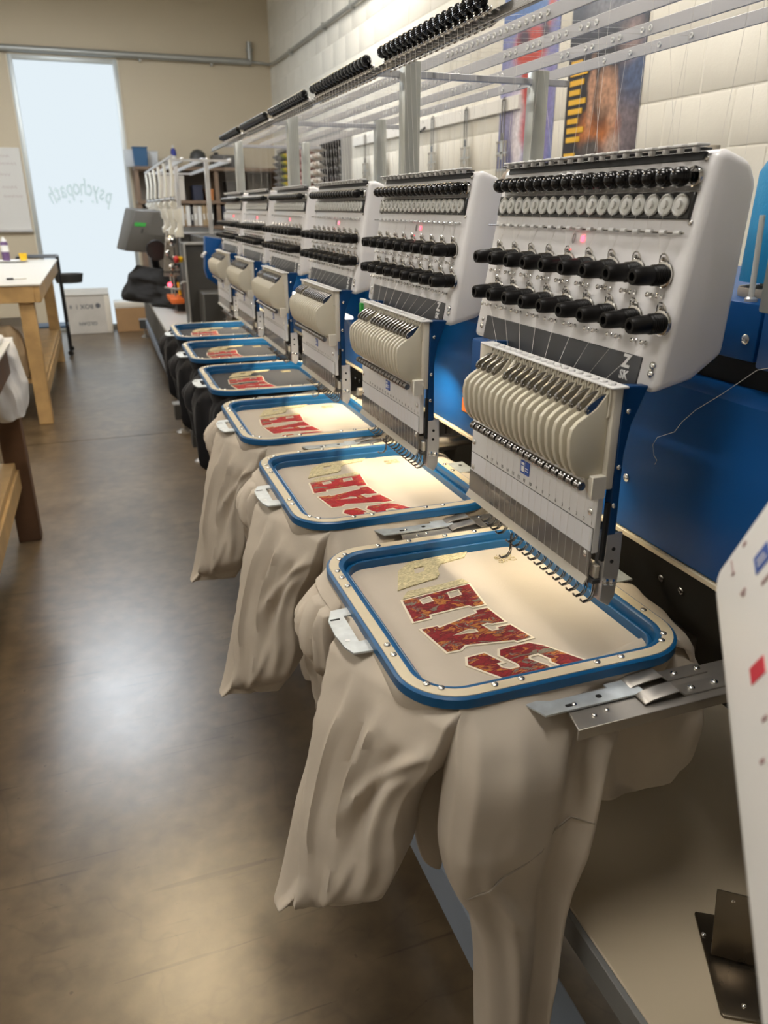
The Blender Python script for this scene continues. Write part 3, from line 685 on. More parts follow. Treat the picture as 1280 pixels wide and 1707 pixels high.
# dark plated bracket on the table
bk = thing('support_bracket', 'dark bronze plated angle bracket standing on the beige table', 'bracket', (.62, .48, .652))
part('foot_plate', MB().prism([(.6186, .5342), (.6160, .5330), (.5530, .4170), (.5535, .4120), (.70, .325), (.765, .445)], .652, .656, 'z'), 'bronze_plate', bk, .0012, 2)
def slab(A, B, C2, th):
    A, B, C2 = Vector(A), Vector(B), Vector(C2); n = (B - A).cross(C2 - A).normalized() * th; Dd = B + C2 - A
    P = [A, B, Dd, C2]; return MB().add(P + [p + n for p in P], [(0, 1, 2, 3), (7, 6, 5, 4), (0, 4, 5, 1), (1, 5, 6, 2), (2, 6, 7, 3), (3, 7, 4, 0)])
part('upright_plate', slab((.5915, .4775, .660), (.640, .440, .660), (.605, .4995, .738), .003), 'bronze_plate', bk, .0012, 2)
for p in ((.604, .503, .656), (.583, .414, .656), (.606, .400, .656)): inst('screw', M_scr2, bk, p)
for p in ((.6175, .4845, .729), (.608, .4690, .669)): inst('screw', M_scr2, bk, p, (R(60), 0, R(-40)))
for p in ((.6135, .4785, .706), (.6115, .4745, .692)): inst('hole', M_hole, bk, p, (R(60), 0, R(-40)))

# ================================================================== THREAD RACK over the heads
rk = thing('thread_rack', 'aluminium thread rack of long rails with black rollers above the heads', 'rack', (.77, 2.1, 1.404))
ZR = 1.765; RAILS = (.666, .770, .874, .976)
for x in RAILS: part('rail', MB().box(x, x + .004, -.2, 3.95 - (x - .666) * .6, ZR - .0098, ZR + .0098), 'rail_grey', rk, .0008, 1)
part('roller_rail', MB().box(.552, .560, .2, 3.97, 1.7385, 1.741).box(.558, .560, .2, 3.97, 1.741, 1.755), 'chrome_dark', rk, .0006, 1)
for y in (.575, 1.575, 2.58, 3.575):
    part('post', MB().box(.600, .634, y - .017, y + .017, 1.404, 1.762), 'post_alu', rk, .003, 2)
    part('post', MB().box(.900, .934, y + .008, y + .042, 1.404, 1.764), 'post_alu', rk, .003, 2)
    part('cross_bar', MB().box(.562, .99, y + .020, y + .032, 1.738, 1.750), 'rail_grey', rk, .001, 1)
M_ball2 = MB().lathe([(r_ * 1.2, h_) for r_, h_ in pr], (0, 0, 0), (0, 0, 1), 14).mesh('rubber_roller', 'rubber_gloss', smooth=60)
M_eye = MB().lathe([(.0044, 0), (.0048, .0016), (.0036, .0024), (.0020, .0016), (.0018, .0002)], (0, 0, 0), (0, 0, 1), 12).mesh('eyelet', 'disc_white')
M_tab = MB().box(-.006, .012, -.0055, .0055, -.0165, -.0148).mesh('guide_tab', 'chrome')
RUP = (0, R(-38), 0)
for i in range(1, NH):
    for k in range(18):
        y = .612 + k * .0238 + PITCH * i
        o = inst('rubber_roller', M_ball2, rk, (.551, y, 1.750), RUP); g = link('roller_ring', M_ring, o)
        link('guide_tab', M_tab, o)
for i in range(NH):
    y0 = .645 + PITCH * i
    for k in range(18):
        y = y0 + k * .0212
        if 1.0 < y < 3.9: inst('eyelet', M_eye, rk, (RAILS[0], y, ZR), ROT_MX)
    if i < 5:
        for k in (1, 2, 3, 5, 6, 7, 9, 10, 11, 13, 14, 15): inst('eyelet', M_eye, rk, (RAILS[1], y0 + .01 + k * .0212, ZR), ROT_MX)
        for k in (1, 2, 5, 6, 9, 10, 13, 14): inst('eyelet', M_eye, rk, (RAILS[2], y0 + .015 + k * .0212 * .95, ZR), ROT_MX)
        for k in (2, 6, 10, 14): inst('eyelet', M_eye, rk, (RAILS[3], y0 + .02 + k * .0205, ZR), ROT_MX)
tr = MB()
for i in range(NH):
    for k in range(18):
        y = .645 + k * .0212 + PITCH * i
        if i: tr.tube([(.538, .612 + k * .0238 + PITCH * i, 1.742), fpos(.6365 + k * .0211 + PITCH * i, 1.556, .002)], .00022, 3)
        tr.tube([(.551, .612 + k * .0238 + PITCH * i, 1.745), (RAILS[k % 4] - .002, y, ZR)], .00020, 3)
        tr.tube([(RAILS[k % 4] - .003, y, ZR), (RAILS[k % 4] + .02 * math.sin(k * 2.3), y + .03 * math.cos(k * 1.7), 1.57)], .00024, 3)
part('threads', tr, 'thread_white', rk)['kind'] = 'stuff'

# ---- thread cones on the tray
def cone(x, y, z, r, h, col, label, group=None):
    mn = 'thread_' + '_'.join('%d' % int(c * 99) for c in col)
    if mn not in MATS: mat(mn, col, .55, bump=.35, bscale=350)
    t = thing('thread_cone', label, 'thread cone', (x, y, z), group)
    part('winding', MB().lathe([(r * .96, .012 * h / .12), (r, .10 * h), (r * .93, .80 * h), (r * .70, .90 * h), (r * .42, .94 * h)], (x, y, z), (0, 0, 1), 24), mn, t)
    part('core', MB().lathe([(r * .98, 0), (r * 1.0, .03 * h), (r * .98, .06 * h), (r * .42, .07 * h), (r * .34, h), (r * .22, h), (r * .22, .9 * h)], (x, y, z), (0, 0, 1), 18), 'tube_tan', t)
    return t
mat('tube_tan', (.50, .43, .33), .5); mat('tube_smoke', (.36, .31, .27), .3, alpha=.8)
cone(.730, .700, 1.404, .040, .165, (.005, .24, .50), 'large bright blue thread cone beside the nearest head')
part_rod = thing('spool_rod', 'clear plastic rod standing on blue tray before the blue cone', 'rod', (.665, .668, 1.404))
part('rod', MB().cyl((.665, .668, 1.404), (.665, .672, 1.492), .0030, n=10), 'white_tube', part_rod)
part('rod_base', MB().lathe([(.007, 0), (.007, .003), (.004, .005)], (.665, .668, 1.404), (0, 0, 1), 12), 'alu', part_rod)
for i in range(NH):
    cone(.705, .806 + PITCH * i, 1.404, .022, .164, (.33, .27, .22), 'small taupe thread cone peeking over the ' + ['nearest', 'second', 'third', 'fourth', 'fifth', 'farthest'][i] + ' embroidery head', 'taupe cones behind the heads')
# loose thread end over the beam
lt = [(.655, .585, 1.352), (.648, .625, 1.338), (.640, .660, 1.305), (.634, .690, 1.280), (.630, .705, 1.262), (.627, .712, 1.248), (.621, .7335, 1.236), (.6195, .738, 1.225), (.619, .7325, 1.213), (.6185, .7255, 1.209), (.618, .7275, 1.203)]
solo('loose_thread', MB().tube(lt, .0004, 5), 'thread_white', 'loose white thread end hanging over the blue beam', 'thread', base=lt[0])

# ================================================================== HOOPS
HX0, HX1, HY0, HY1, HR = .246, .604, .587, .990, .068
HC = Vector((.424, .7875, 1.026))
def ring_pts(inset, k=9):
    r = HR - inset; P = []
    x0, x1, y0, y1 = HX0 + inset, HX1 - inset, HY0 + inset, HY1 - inset
    for cx, cy, a0 in ((x1 - r, y1 - r, 0), (x0 + r, y1 - r, 90), (x0 + r, y0 + r, 180), (x1 - r, y0 + r, 270)):
        for i in range(k + 1): a = R(a0 + 90 * i / k); P.append((cx + r * math.cos(a), cy + r * math.sin(a)))
    return P
def ring_mesh(prof, close=True):
    L = [[(x, y, z) for x, y in ring_pts(ins)] for ins, z in prof]
    if close: L.append(L[0])
    return MB().loops(L)
M_hs = screw_mesh('screw', .0042, .0028)
def build_hoop():
    h = thing('embroidery_hoop', '', 'hoop', HC, 'embroidery hoops in a row')
    part('outer_ring', ring_mesh([(0, 1.0125), (0, 1.0235), (.0025, 1.0255), (.004, 1.0255), (.004, 1.0230), (.0178, 1.0230), (.0178, 1.0260), (.0205, 1.0260), (.0245, 1.0240), (.0265, 1.0120), (.0265, 1.0085)]), 'blue_hoop', h, smooth=35)
    part('top_strip', ring_mesh([(.0042, 1.0228), (.0042, 1.0264), (.0176, 1.0264), (.0176, 1.0228)]), 'strip_beige', h, .0003, 1, 30)
    part('inner_ring', ring_mesh([(.0268, 1.0010), (.0268, 1.0135), (.0310, 1.0150), (.0325, 1.0140), (.0335, 1.0010)]), 'blue_hoop', h, smooth=35)
    y0, y1, x0, x1 = HY0 + .0122, HY1 - .0122, HX0 + .0122, HX1 - .0122
    S = [(x0, y) for y in (.690, .712, .868, .895, .916)] + [(x1, y) for y in (.680, .760, .800, .880)] + [(x, y0) for x in (.340, .372, .468, .500)] + [(x, y1) for x in (.340, .390, .450, .500)]
    d = .0195
    for sx, sy in ((x0, y0), (x1, y0), (x1, y1), (x0, y1)):
        cx, cy = (x0 + d if sx == x0 else x1 - d), (y0 + d if sy == y0 else y1 - d)
        ux, uy = (-1 if sx == x0 else 1), (-1 if sy == y0 else 1)
        S += [(cx - .006 * uy * ux * ux, cy + .006 * ux * uy * uy), (cx + .006 * uy * ux * ux, cy - .006 * ux * uy * uy)] if ux * uy > 0 else [(cx - .006, cy - .006), (cx + .006, cy + .006)]
    for x, y in S: inst('screw', M_hs, h, (x, y, 1.0262))
    # left tab with slot
    tb = [(.2445, .828), (.2372, .8195), (.2305, .786), (.2340, .742), (.2375, .7235), (.2460, .722)]
    def plate(out, holes, z0, z1):
        bm = bmesh.new()
        return out
    tab = MB()
    tab.prism([(.245, .832), (.236, .822), (.2335, .812), (.245, .812)], 1.0100, 1.0122, 'z')
    tab.prism([(.245, .745), (.2315, .745), (.2345, .724), (.245, .718)], 1.0100, 1.0122, 'z')
    tab.prism([(.2335, .812), (.2285, .783), (.2315, .745), (.2370, .745), (.2370, .812)], 1.0100, 1.0122, 'z')
    part('tab', tab, 'galvanized', h, .0003, 1)
    t2 = tab_shape()
    return h
def tab_shape(): return None

def build_hoop_tab(h):
    """galvanized tab on the aisle side: a plate with a long window and two holes"""
    me = MB()
    z0, z1 = 1.0120, 1.0145
    X = lambda a: HX0 + .006 - a           # distance out from the ring
    out = [(X(0), .834), (X(.028), .832), (X(.038), .808), (X(.0395), .775), (X(.036), .742), (X(.030), .727), (X(0), .725)]
    
    # split the plate into strips round the window
    for P in ([out[0], out[1], (X(.0160), .814), (X(0), .814)],
              [out[1], out[2], out[3], out[4], (X(.0160), .750), (X(.0160), .814)],
              [out[4], out[5], out[6], (X(0), .750), (X(.0160), .750)]):
        me.prism(P, z0, z1, 'z')
    part('tab', me, 'galvanized', h, smooth=20)
    part('tab_hole', MB().prism(rrect(X(.0290), .8080, .0065, .0016, .0015), z1, z1 + .0003, 'z'), 'black_void', h)
    part('tab_hole', MB().prism(rrect(X(.0285), .7560, .0032, .0026, .0024), z1, z1 + .0003, 'z'), 'plate_white', h)
    # clip plate that ties the near edge to the machine's arm
    me = MB()
    for P in ([(.368, .586), (.380, .5585), (.470, .5585), (.470, .5790), (.398, .5790), (.380, .586)], [(.470, .5585), (.505, .5585), (.505, .586), (.470, .586)]): me.prism(P, 1.0030, 1.0052, 'z')
    part('clip_plate', me, 'galvanized', h, smooth=20)
    part('plate_hole', MB().prism(rrect(.415, .5655, .007, .0022, .002), 1.0052, 1.0055, 'z').prism(rrect(.452, .5690, .0036, .0030, .0028), 1.0052, 1.0055, 'z'), 'black_void', h)
    inst('screw', M_scr2, h, (.4185, .5650, 1.0052))
    # matching plate on the far edge
    me = MB().prism([(.368, .989), (.380, 1.0165), (.505, 1.0165), (.505, .989)], 1.0030, 1.0052, 'z')
    part('clip_plate', me, 'galvanized', h, smooth=20)
    part('rear_plate', MB().box(.605, .648, .775, .835, 1.0130, 1.0155), 'galvanized', h)
    part('plate_hole', MB().prism(rrect(.634, .815, .0036, .0036, .0034), 1.0155, 1.0158, 'z'), 'black_void', h)

def hoop_final():
    h = build_hoop()
    for c in [c for c in h.children if c.name.startswith('tab')]: D.objects.remove(c)
    build_hoop_tab(h); return h
hoop0 = hoop_final()
HOOP_L = ['nearest hoop', 'second hoop from the camera', 'third hoop from the camera', 'fourth hoop from the camera', 'fifth hoop from the camera', 'farthest hoop']
for i in range(NH):
    o = hoop0 if i == 0 else dup(hoop0, (0, PITCH * i, 0))
    o['label'] = 'blue rounded embroidery hoop with beige rim strip on %s hoodie, %s' % ('beige' if i < 3 else 'black', HOOP_L[i])

# ================================================================== HOODIES
FRONT_FLAP = [((.242, .815, 1.013), (.312, .591, 1.013)), ((.236, .812, .990), (.311, .592, .995)), ((.222, .803, .945), (.304, .596, .965)), ((.204, .800, .905), (.296, .606, .935)), ((.182, .790, .836), (.280, .628, .895)),
              ((.157, .780, .762), (.268, .640, .846)), ((.136, .770, .695), (.267, .650, .781)), ((.122, .763, .655), (.250, .672, .715)), ((.115, .758, .638), (.228, .690, .672)), ((.118, .755, .632), (.216, .698, .650))]
LONG_SLEEVE = [((.296, .592, 1.013), (.520, .592, 1.010)), ((.290, .586, .996), (.500, .588, .985)), ((.284, .580, .970), (.470, .580, .940)), ((.280, .576, .935), (.459, .576, .895)), ((.276, .575, .880), (.455, .575, .840)), ((.276, .575, .835), (.452, .575, .795)),
               ((.288, .575, .780), (.446, .575, .729)), ((.318, .575, .715), (.438, .575, .640)), ((.331, .575, .640), (.434, .575, .560)), ((.338, .575, .540), (.434, .575, .480)), ((.345, .575, .430), (.437, .575, .400)), ((.352, .575, .400), (.43, .575, .385))]
TRAY_LUMP = [((.440, .600, 1.010), (.625, .650, 1.005)), ((.445, .600, .970), (.648, .632, .960)), ((.455, .600, .925), (.656, .625, .910)), ((.465, .600, .880), (.660, .625, .865)), ((.480, .600, .836), (.652, .625, .822)), ((.500, .602, .822), (.63, .625, .808))]
INNER_FOLD = [((.290, .700, .99), (.336, .700, .99)), ((.290, .700, .829), (.336, .700, .815)), ((.292, .700, .750), (.334, .700, .715)), ((.302, .700, .70), (.331, .700, .680)), ((.308, .700, .690), (.328, .700, .672))]
FAR_FLAP = [((.262, .972, 1.013), (.252, .860, 1.013)), ((.250, .965, .998), (.248, .862, .992)), ((.222, .955, .978), (.247, .866, .965)), ((.203, .945, .960), (.246, .868, .935)), ((.207, .935, .935), (.246, .866, .905)), ((.220, .922, .886), (.245, .862, .870)), ((.225, .905, .845), (.240, .860, .835)), ((.228, .90, .82), (.236, .865, .815))]
def crom(a, b, c, d, t):
    return 0.5 * ((2 * b) + (c - a) * t + (2 * a - 5 * b + 4 * c - d) * t * t + (3 * b - a - 3 * c + d) * t ** 3)
def drape(rows, front, back, folds=(), nr=44, nc=56, seed=0, wob=.004, power=.75, square=.85, seam=None):
    """closed hanging cloth: rows are (left, right) points from top to bottom, front/back how far it swells.
    folds: (s0, v0, s1, v1, width, height) ridges, or with a seventh entry a step that lifts everything right of the line"""
    Rr = [(Vector(a), Vector(b)) for a, b in rows]; m = len(Rr); L = []
    def point(v, a):
        u = v * (m - 1); k = min(int(u), m - 2); t = u - k
        g = lambda q, s: Rr[max(0, min(m - 1, q))][s]
        A = crom(g(k - 1, 0), g(k, 0), g(k + 1, 0), g(k + 2, 0), t); B = crom(g(k - 1, 1), g(k, 1), g(k + 1, 1), g(k + 2, 1), t)
        d = B - A; n = Vector((d.y, -d.x, 0))
        n = n.normalized() if n.length > 1e-6 else Vector((0, -1, 0))
        if n.y > 0: n = -n
        swell = .12 + .88 * smoothstep(0, .3, v); end = 1 - .65 * smoothstep(.93, 1, v)
        c, s = math.cos(a), math.sin(a)
        cc = math.copysign(abs(c) ** square, c); ss = math.copysign(abs(s) ** power, s)
        p = (A + B) / 2 - d * (cc / 2) + n * ((front if s > 0 else back) * ss * swell * end)
        S = (1 - cc) / 2
        if s > 0:
            for fo in folds:
                s0, v0, s1, v1, wd, am = fo[:6]
                if v0 - .08 < v < v1 + .08:
                    f = max(0, min(1, (v - v0) / max(1e-5, v1 - v0))); f = f * f * (3 - 2 * f) if len(fo) > 7 else f
                    sc = s0 + (s1 - s0) * f
                    fade = smoothstep(v0 - .08, v0 + .06, v) * (1 - smoothstep(v1 - .06, v1 + .08, v))
                    k_ = smoothstep(sc - wd, sc + wd, S) if len(fo) > 6 else math.exp(-((S - sc) / wd) ** 2)
                    p = p + n * (am * k_ * fade * min(1, s * 4))
        q = p * 9 + Vector((seed * 3.1, seed, 0)); r1 = noise.noise(Vector((p.x * 16 + p.y * 9, p.y * 16 - p.x * 9, p.z * 5 + seed)))
        return p + n * (wob * noise.noise(q) * min(1, v * 5) + .9 * wob * (1 - 2 * abs(r1)) * min(1, v * 4) + .25 * wob * noise.noise(p * 34 + Vector((0, 0, seed))))
    for i in range(nr): L.append([point(i / (nr - 1), 2 * math.pi * j / nc) for j in range(nc)])
    mb = MB().loops(L, cap0=True, cap1=True)
    if seam is None: return mb
    path = []
    for S, v in seam:
        cc = 1 - 2 * S; c = math.copysign(abs(cc) ** (1 / square), cc); path.append(point(v, math.acos(max(-1, min(1, c)))))
    return mb, path
LET_S = [(-0.0733, -0.1008), (-0.0502, -0.0988), (-0.0395, -0.1222), (-0.0464, -0.1225), (-0.0453, -0.1331), (-0.0369, -0.1395), (-0.024, -0.139), (-0.023, -0.1323), (-0.0344, -0.1085), (-0.029, -0.0982), (0.0116, -0.0959), (0.0249, -0.1072), (0.0538, -0.1509), (0.0472, -0.1592), (0.0278, -0.1592), (0.0165, -0.1411), (0.0192, -0.1349), (0.0109, -0.1199), (-0.0031, -0.1208), (-0.0065, -0.1275), (0.0069, -0.1465), (0.009, -0.156), (0.0061, -0.16), (-0.037, -0.163), (-0.0495, -0.1563), (-0.079, -0.1141)]
LET_A = [(-0.0998, -0.0229), (-0.0787, -0.0222), (-0.0774, -0.0268), (-0.0146, -0.0084), (-0.0137, -0.0019), (0.0031, -0.0011), (0.0079, -0.0392), (-0.0091, -0.0386), (-0.0139, -0.0348), (-0.0243, -0.0374), (-0.0181, -0.0562), (-0.0078, -0.0558), (-0.006, -0.0503), (0.0112, -0.0501), (0.0211, -0.0852), (0.001, -0.0871), (-0.0014, -0.0835), (-0.0639, -0.0736), (-0.074, -0.0814), (-0.0906, -0.081)]
HOLE_A = [(-0.0711, -0.0494), (-0.044, -0.0408), (-0.0345, -0.0442), (-0.0341, -0.0526), (-0.049, -0.0513)]
LET_B = [(-0.0958, 0.0552), (0.01, 0.0693), (0.004, 0.0101), (-0.013, 0.0092), (-0.0161, 0.0149), (-0.0765, 0.0093), (-0.0787, 0.0013), (-0.102, -0.0012)]
HOLE_B1 = [(-0.0742, 0.0522), (-0.0554, 0.0566), (-0.0555, 0.0407), (-0.0742, 0.0366)]
HOLE_B2 = [(-0.0292, 0.059), (-0.0099, 0.0611), (-0.0117, 0.0444), (-0.033, 0.0398)]
CREAM_1 = [(-0.0907, 0.0653), (-0.0797, 0.0786), (-0.0376, 0.0812), (0.0078, 0.0885), (0.0121, 0.0738), (-0.0942, 0.0593)]
CREAM_P = [(-0.0918, 0.0854), (-0.0704, 0.1409), (-0.0433, 0.1653), (0.019, 0.1698), (0.0567, 0.1811), (0.0601, 0.1768), (0.0419, 0.1526), (-0.0003, 0.1441), (-0.0112, 0.1309), (-0.0163, 0.1133), (-0.0247, 0.1027), (-0.0643, 0.0933)]
HOLE_P = [(-0.0445, 0.1428), (-0.0281, 0.1454), (-0.0341, 0.1279), (-0.0502, 0.1254)]
def offset_poly(P, d):
    n = len(P); area = sum(P[i][0] * P[(i + 1) % n][1] - P[(i + 1) % n][0] * P[i][1] for i in range(n)); s = 1 if area > 0 else -1; out = []
    for i in range(n):
        a, b, c = Vector(P[i - 1]), Vector(P[i]), Vector(P[(i + 1) % n]); e1 = (b - a).normalized(); e2 = (c - b).normalized()
        n1 = Vector((e1.y, -e1.x)) * s; n2 = Vector((e2.y, -e2.x)) * s; m = n1 + n2
        if m.length < .2: m = n1
        m.normalize(); k = min(2.0, 1 / max(.35, m.dot(n1))); q = b + m * d * k; out.append((q.x, q.y))
    return out
def flat_letter(name, outer, holes, z0, z1, m):
    """raised flat letter with counters, filled with a triangulated cap"""
    bm = bmesh.new(); loops_ = []
    for P in [outer] + holes:
        vs = [bm.verts.new((x, y, z1)) for x, y in P]; es = [bm.edges.new((vs[i], vs[(i + 1) % len(vs)])) for i in range(len(vs))]; loops_.append(es)
    bmesh.ops.triangle_fill(bm, use_beauty=True, use_dissolve=False, edges=[e for l in loops_ for e in l])
    ext = bmesh.ops.extrude_face_region(bm, geom=list(bm.faces))
    for v in [g for g in ext['geom'] if isinstance(g, bmesh.types.BMVert)]: v.co.z = z0
    bmesh.ops.recalc_face_normals(bm, faces=bm.faces)
    me = D.meshes.new(name); bm.to_mesh(me); bm.free(); me.materials.append(MATS[m]); return me
def build_hoodie(cloth, patch, tap, flaps, seed):
    g = thing('hoodie', '', 'hoodie', (.424, .7875, 1.003), 'hoodies held in the hoops')
    # hooped panel and the skirt of cloth that falls from under the ring
    L = []
    for f in (.06, .25, .45, .65, .82, .93, 1.0):
        P = ring_pts(.034, 12); L.append([(HC.x + (x - HC.x) * f, HC.y + (y - HC.y) * f, 1.0030 + .0012 * noise.noise(Vector((x * f * 30, y * f * 30, seed))) * (1 - f ** 4)) for x, y in P])
    part('hooped_panel', MB().loops(L, cap0=True), patch, g)
    L = []; P0 = ring_pts(.012, 12)
    for k, (o, z) in enumerate(((-.018, 1.0005), (-.004, 1.0085), (-.001, 1.0115), (.000, 1.008), (-.001, .995), (-.006, .980), (-.012, .965), (-.02, .950), (-.04, .94))):
        lp = []
        for x, y in P0:
            d = Vector((x - HC.x, y - HC.y, 0)); nx = smoothstep(.55, 1.0, d.x / (abs(d.x) + abs(d.y) * .5 + 1e-6)) if d.x > 0 else 0
            far = smoothstep(.5, 1, d.y / (abs(d.y) + abs(d.x) + 1e-6)) if d.y > 0 else 0
            n = Vector((math.copysign(max(0, abs(d.x) - .10), d.x), math.copysign(max(0, abs(d.y) - .12), d.y), 0)).normalized() if d.length else Vector((1, 0, 0))
            oo = o + (.036 * nx * smoothstep(0, 4, k) if k > 1 else 0); zz = z - (.06 * nx * smoothstep(3, 8, k)) + (.010 * nx if k in (2, 3) else 0) - .02 * far * (k > 5)
            wv = .006 * noise.noise(Vector((x * 14, y * 14, seed))) * min(1, max(0, k - 1) / 3)
            lp.append((x + n.x * (oo + .012 + wv), y + n.y * (oo + .012 * (k < 2) + wv * .5) * (1 if d.y < 0 else .75), zz))
        L.append(lp)
    part('body', MB().loops(L, cap1=True), cloth, g, smooth=60)
    Ls = []; prof = [(.594, 1.010), (.606, 1.0135), (.626, 1.0150), (.645, 1.008), (.658, .990), (.665, .960), (.668, .920), (.666, .870), (.660, .830)]
    for k in range(40):
        y = .628 + k * (.985 - .628) / 39; e = math.sin(math.pi * k / 39) ** .5; lp = []
        for q_, (x, z) in enumerate(prof):
            w_ = .010 * noise.noise(Vector((x * 20, y * 16, seed + z * 12))) * min(1, q_ / 3)
            lp.append((.60 + (x - .60) * (.55 + .45 * e) + w_, y, z - .008 * (1 - e) * (q_ > 1) + .4 * w_))
        Ls.append(lp + [(x - .006, yy, z - .005) for x, yy, z in lp[::-1]])
    part('back_drape', MB().loops(Ls, cap0=True, cap1=True), cloth, g, smooth=70)
    for nm, mb in flaps: part(nm, mb, cloth if nm != 'seam' else 'seam_dark' if cloth == 'fleece_beige' else cloth, g, smooth=70)
    z0 = 1.0034
    def let(nm, outer, holes, m, edge=True, lab=None):
        if edge:
            me = flat_letter('letter_edge', offset_poly(outer, .0032), [offset_poly(h, -.0022) for h in holes], z0 - .0012, z0 + .0009, 'satin_edge')
            e = link('letter_edge', me, g, (0, 0, -.003 + .0)); e.location = (0, 0, -1.003)
        me = flat_letter(nm, outer, holes, z0 - .0012, z0 + .0014, m)
        o = link(nm, me, g); o.location = (0, 0, -1.003)
        if lab: o['label'] = lab
    let('letter', LET_S, [], tap, lab='letter S in red tapestry cloth'); let('letter', LET_A, [HOLE_A], tap, lab='letter A in red tapestry cloth')
    let('letter', LET_B, [HOLE_B1, HOLE_B2], tap, lab='letter B in red tapestry cloth')
    let('cream_letter', CREAM_P, [HOLE_P], 'cream_stitch', False, 'unfinished letter in cream stitching'); let('cream_patch', CREAM_1, [], 'cream_stitch', False)
    st = MB(); random.seed(3)
    for k in range(120):
        x = .085 + random.random() * .031; y = .117 + random.random() * .025; a = random.random() * 3; st.beam((x, y, z0 + .0002), (x + .003 * math.cos(a), y + .003 * math.sin(a), z0 + .0003), .0007, .0006)
    o = link('stitching', st.mesh('stitching', 'cream_stitch'), g, (0, 0, -1.003)); o['kind'] = 'stuff'
    return g
FLAP_SHORT = [((.242, .815, 1.013), (.312, .591, 1.013)), ((.234, .812, .985), (.309, .592, .990)), ((.226, .805, .945), (.305, .596, .955)), ((.226, .800, .900), (.300, .606, .900)), ((.232, .792, .850), (.300, .625, .840)), ((.242, .785, .800), (.30, .640, .790)), ((.252, .778, .755), (.30, .655, .755)), ((.26, .77, .735), (.30, .66, .735))]
SLEEVE_SHORT = [((.30, .60, 1.013), (.50, .60, 1.01)), ((.29, .59, .98), (.48, .59, .98)), ((.285, .585, .90), (.46, .585, .90)), ((.29, .585, .80), (.45, .585, .80)), ((.30, .585, .70), (.44, .585, .70)), ((.32, .585, .60), (.42, .585, .60)), ((.33, .585, .56), (.41, .585, .57))]
def black_flaps(seed):
    ff = [(.04, .06, .30, .80, .035, .020, 1), (.40, .1, .34, .9, .05, .014), (.62, .15, .52, .9, .06, -.014), (.85, .2, .75, .9, .05, .010)]
    return [('front_flap', drape(FLAP_SHORT, .022, .03, ff, 60, 72, seed, .007, .6)), ('sleeve', drape(SLEEVE_SHORT, .022, .05, [(.3, .1, .4, .9, .08, .012), (.7, .1, .6, .9, .08, -.012)], 44, 56, seed + 1, .006, .6)),
            ('hem', drape(TRAY_LUMP, .010, .14, (), 30, 44, seed + 2, .004, .5)), ('hood', drape(FAR_FLAP, .020, .030, [(.45, .05, .40, .60, .06, .014, 1)], 40, 48, seed + 4, .005, .6))]
def beige_flaps(seed):
    ff = [(.05, .05, .27, .80, .022, .034, 1), (.36, .16, .34, .60, .026, .012), (.46, .22, .54, .62, .035, -.013), (.60, .20, .52, .72, .03, .012), (.93, .24, .62, .50, .05, .012), (.78, .30, .66, .66, .06, -.012), (.90, .34, .80, .70, .05, .008),
          (.28, .72, .08, .95, .05, .012), (.30, .74, .55, .93, .06, .010), (.40, .80, .62, .97, .05, -.010), (.70, .60, .45, .85, .05, .009)]
    lf = [(.06, .10, .05, .48, .035, .012, 1), (.80, .08, .68, .95, .09, -.020), (.95, .10, .86, .95, .05, .010), (.30, .05, .42, .40, .10, .006), (.22, .50, .50, .62, .05, .008), (.35, .58, .42, .98, .08, .008), (.60, .60, .56, .98, .06, -.006)]
    tf = [(.30, .1, .28, .9, .10, -.014), (.62, .1, .60, .9, .14, .008), (.9, .5, .7, .9, .1, .006)]
    ef = [(.42, .05, .36, .60, .03, .020, 1), (.72, .12, .60, .95, .05, -.014), (.18, .35, .40, .95, .05, .012), (.88, .2, .8, .9, .05, .008)]
    sl, seam = drape(LONG_SLEEVE, .024, .05, lf, 80, 84, seed + 1, .003, .55, .80, [(.92, .335), (.82, .345), (.70, .372), (.58, .405), (.46, .438), (.34, .47), (.22, .50), (.12, .53), (.05, .545)])
    return [('front_flap', drape(FRONT_FLAP, .014, .028, ff, 90, 110, seed, .0038, .45, .85)), ('sleeve', sl), ('seam', MB().tube(seam, .0013, 5)),
            ('hem', drape(TRAY_LUMP, .010, .14, tf, 36, 56, seed + 2, .004, .5)), ('inner_fold', drape(INNER_FOLD, .012, .02, (), 20, 30, seed + 3)), ('hood', drape(FAR_FLAP, .010, .030, ef, 56, 72, seed + 4, .003, .45))]
for i in range(NH):
    beige = i < 3
    if i == 0: g = build_hoodie('fleece_beige', 'fleece_beige', 'tapestry', beige_flaps(1), 1); g0 = g
    elif i == 3: g = build_hoodie('fleece_black', 'fleece_charcoal', 'tapestry_red', black_flaps(5), 5); g.location.y += PITCH * 3; g3 = g
    elif beige: g = dup(g0, (0, PITCH * i, 0))
    else: g = dup(g3, (0, PITCH * (i - 3), 0))
    if i in (1, 2):
        for c in g.children:
            if c.name.startswith('letter') and not c.name.startswith('letter_edge'):
                c.data = c.data.copy(); c.data.materials[0] = MATS['tapestry_red']
    g['label'] = '%s fleece hoodie with red tapestry letters stretched under the %s' % ('beige' if beige else 'black', HOOP_L[i])

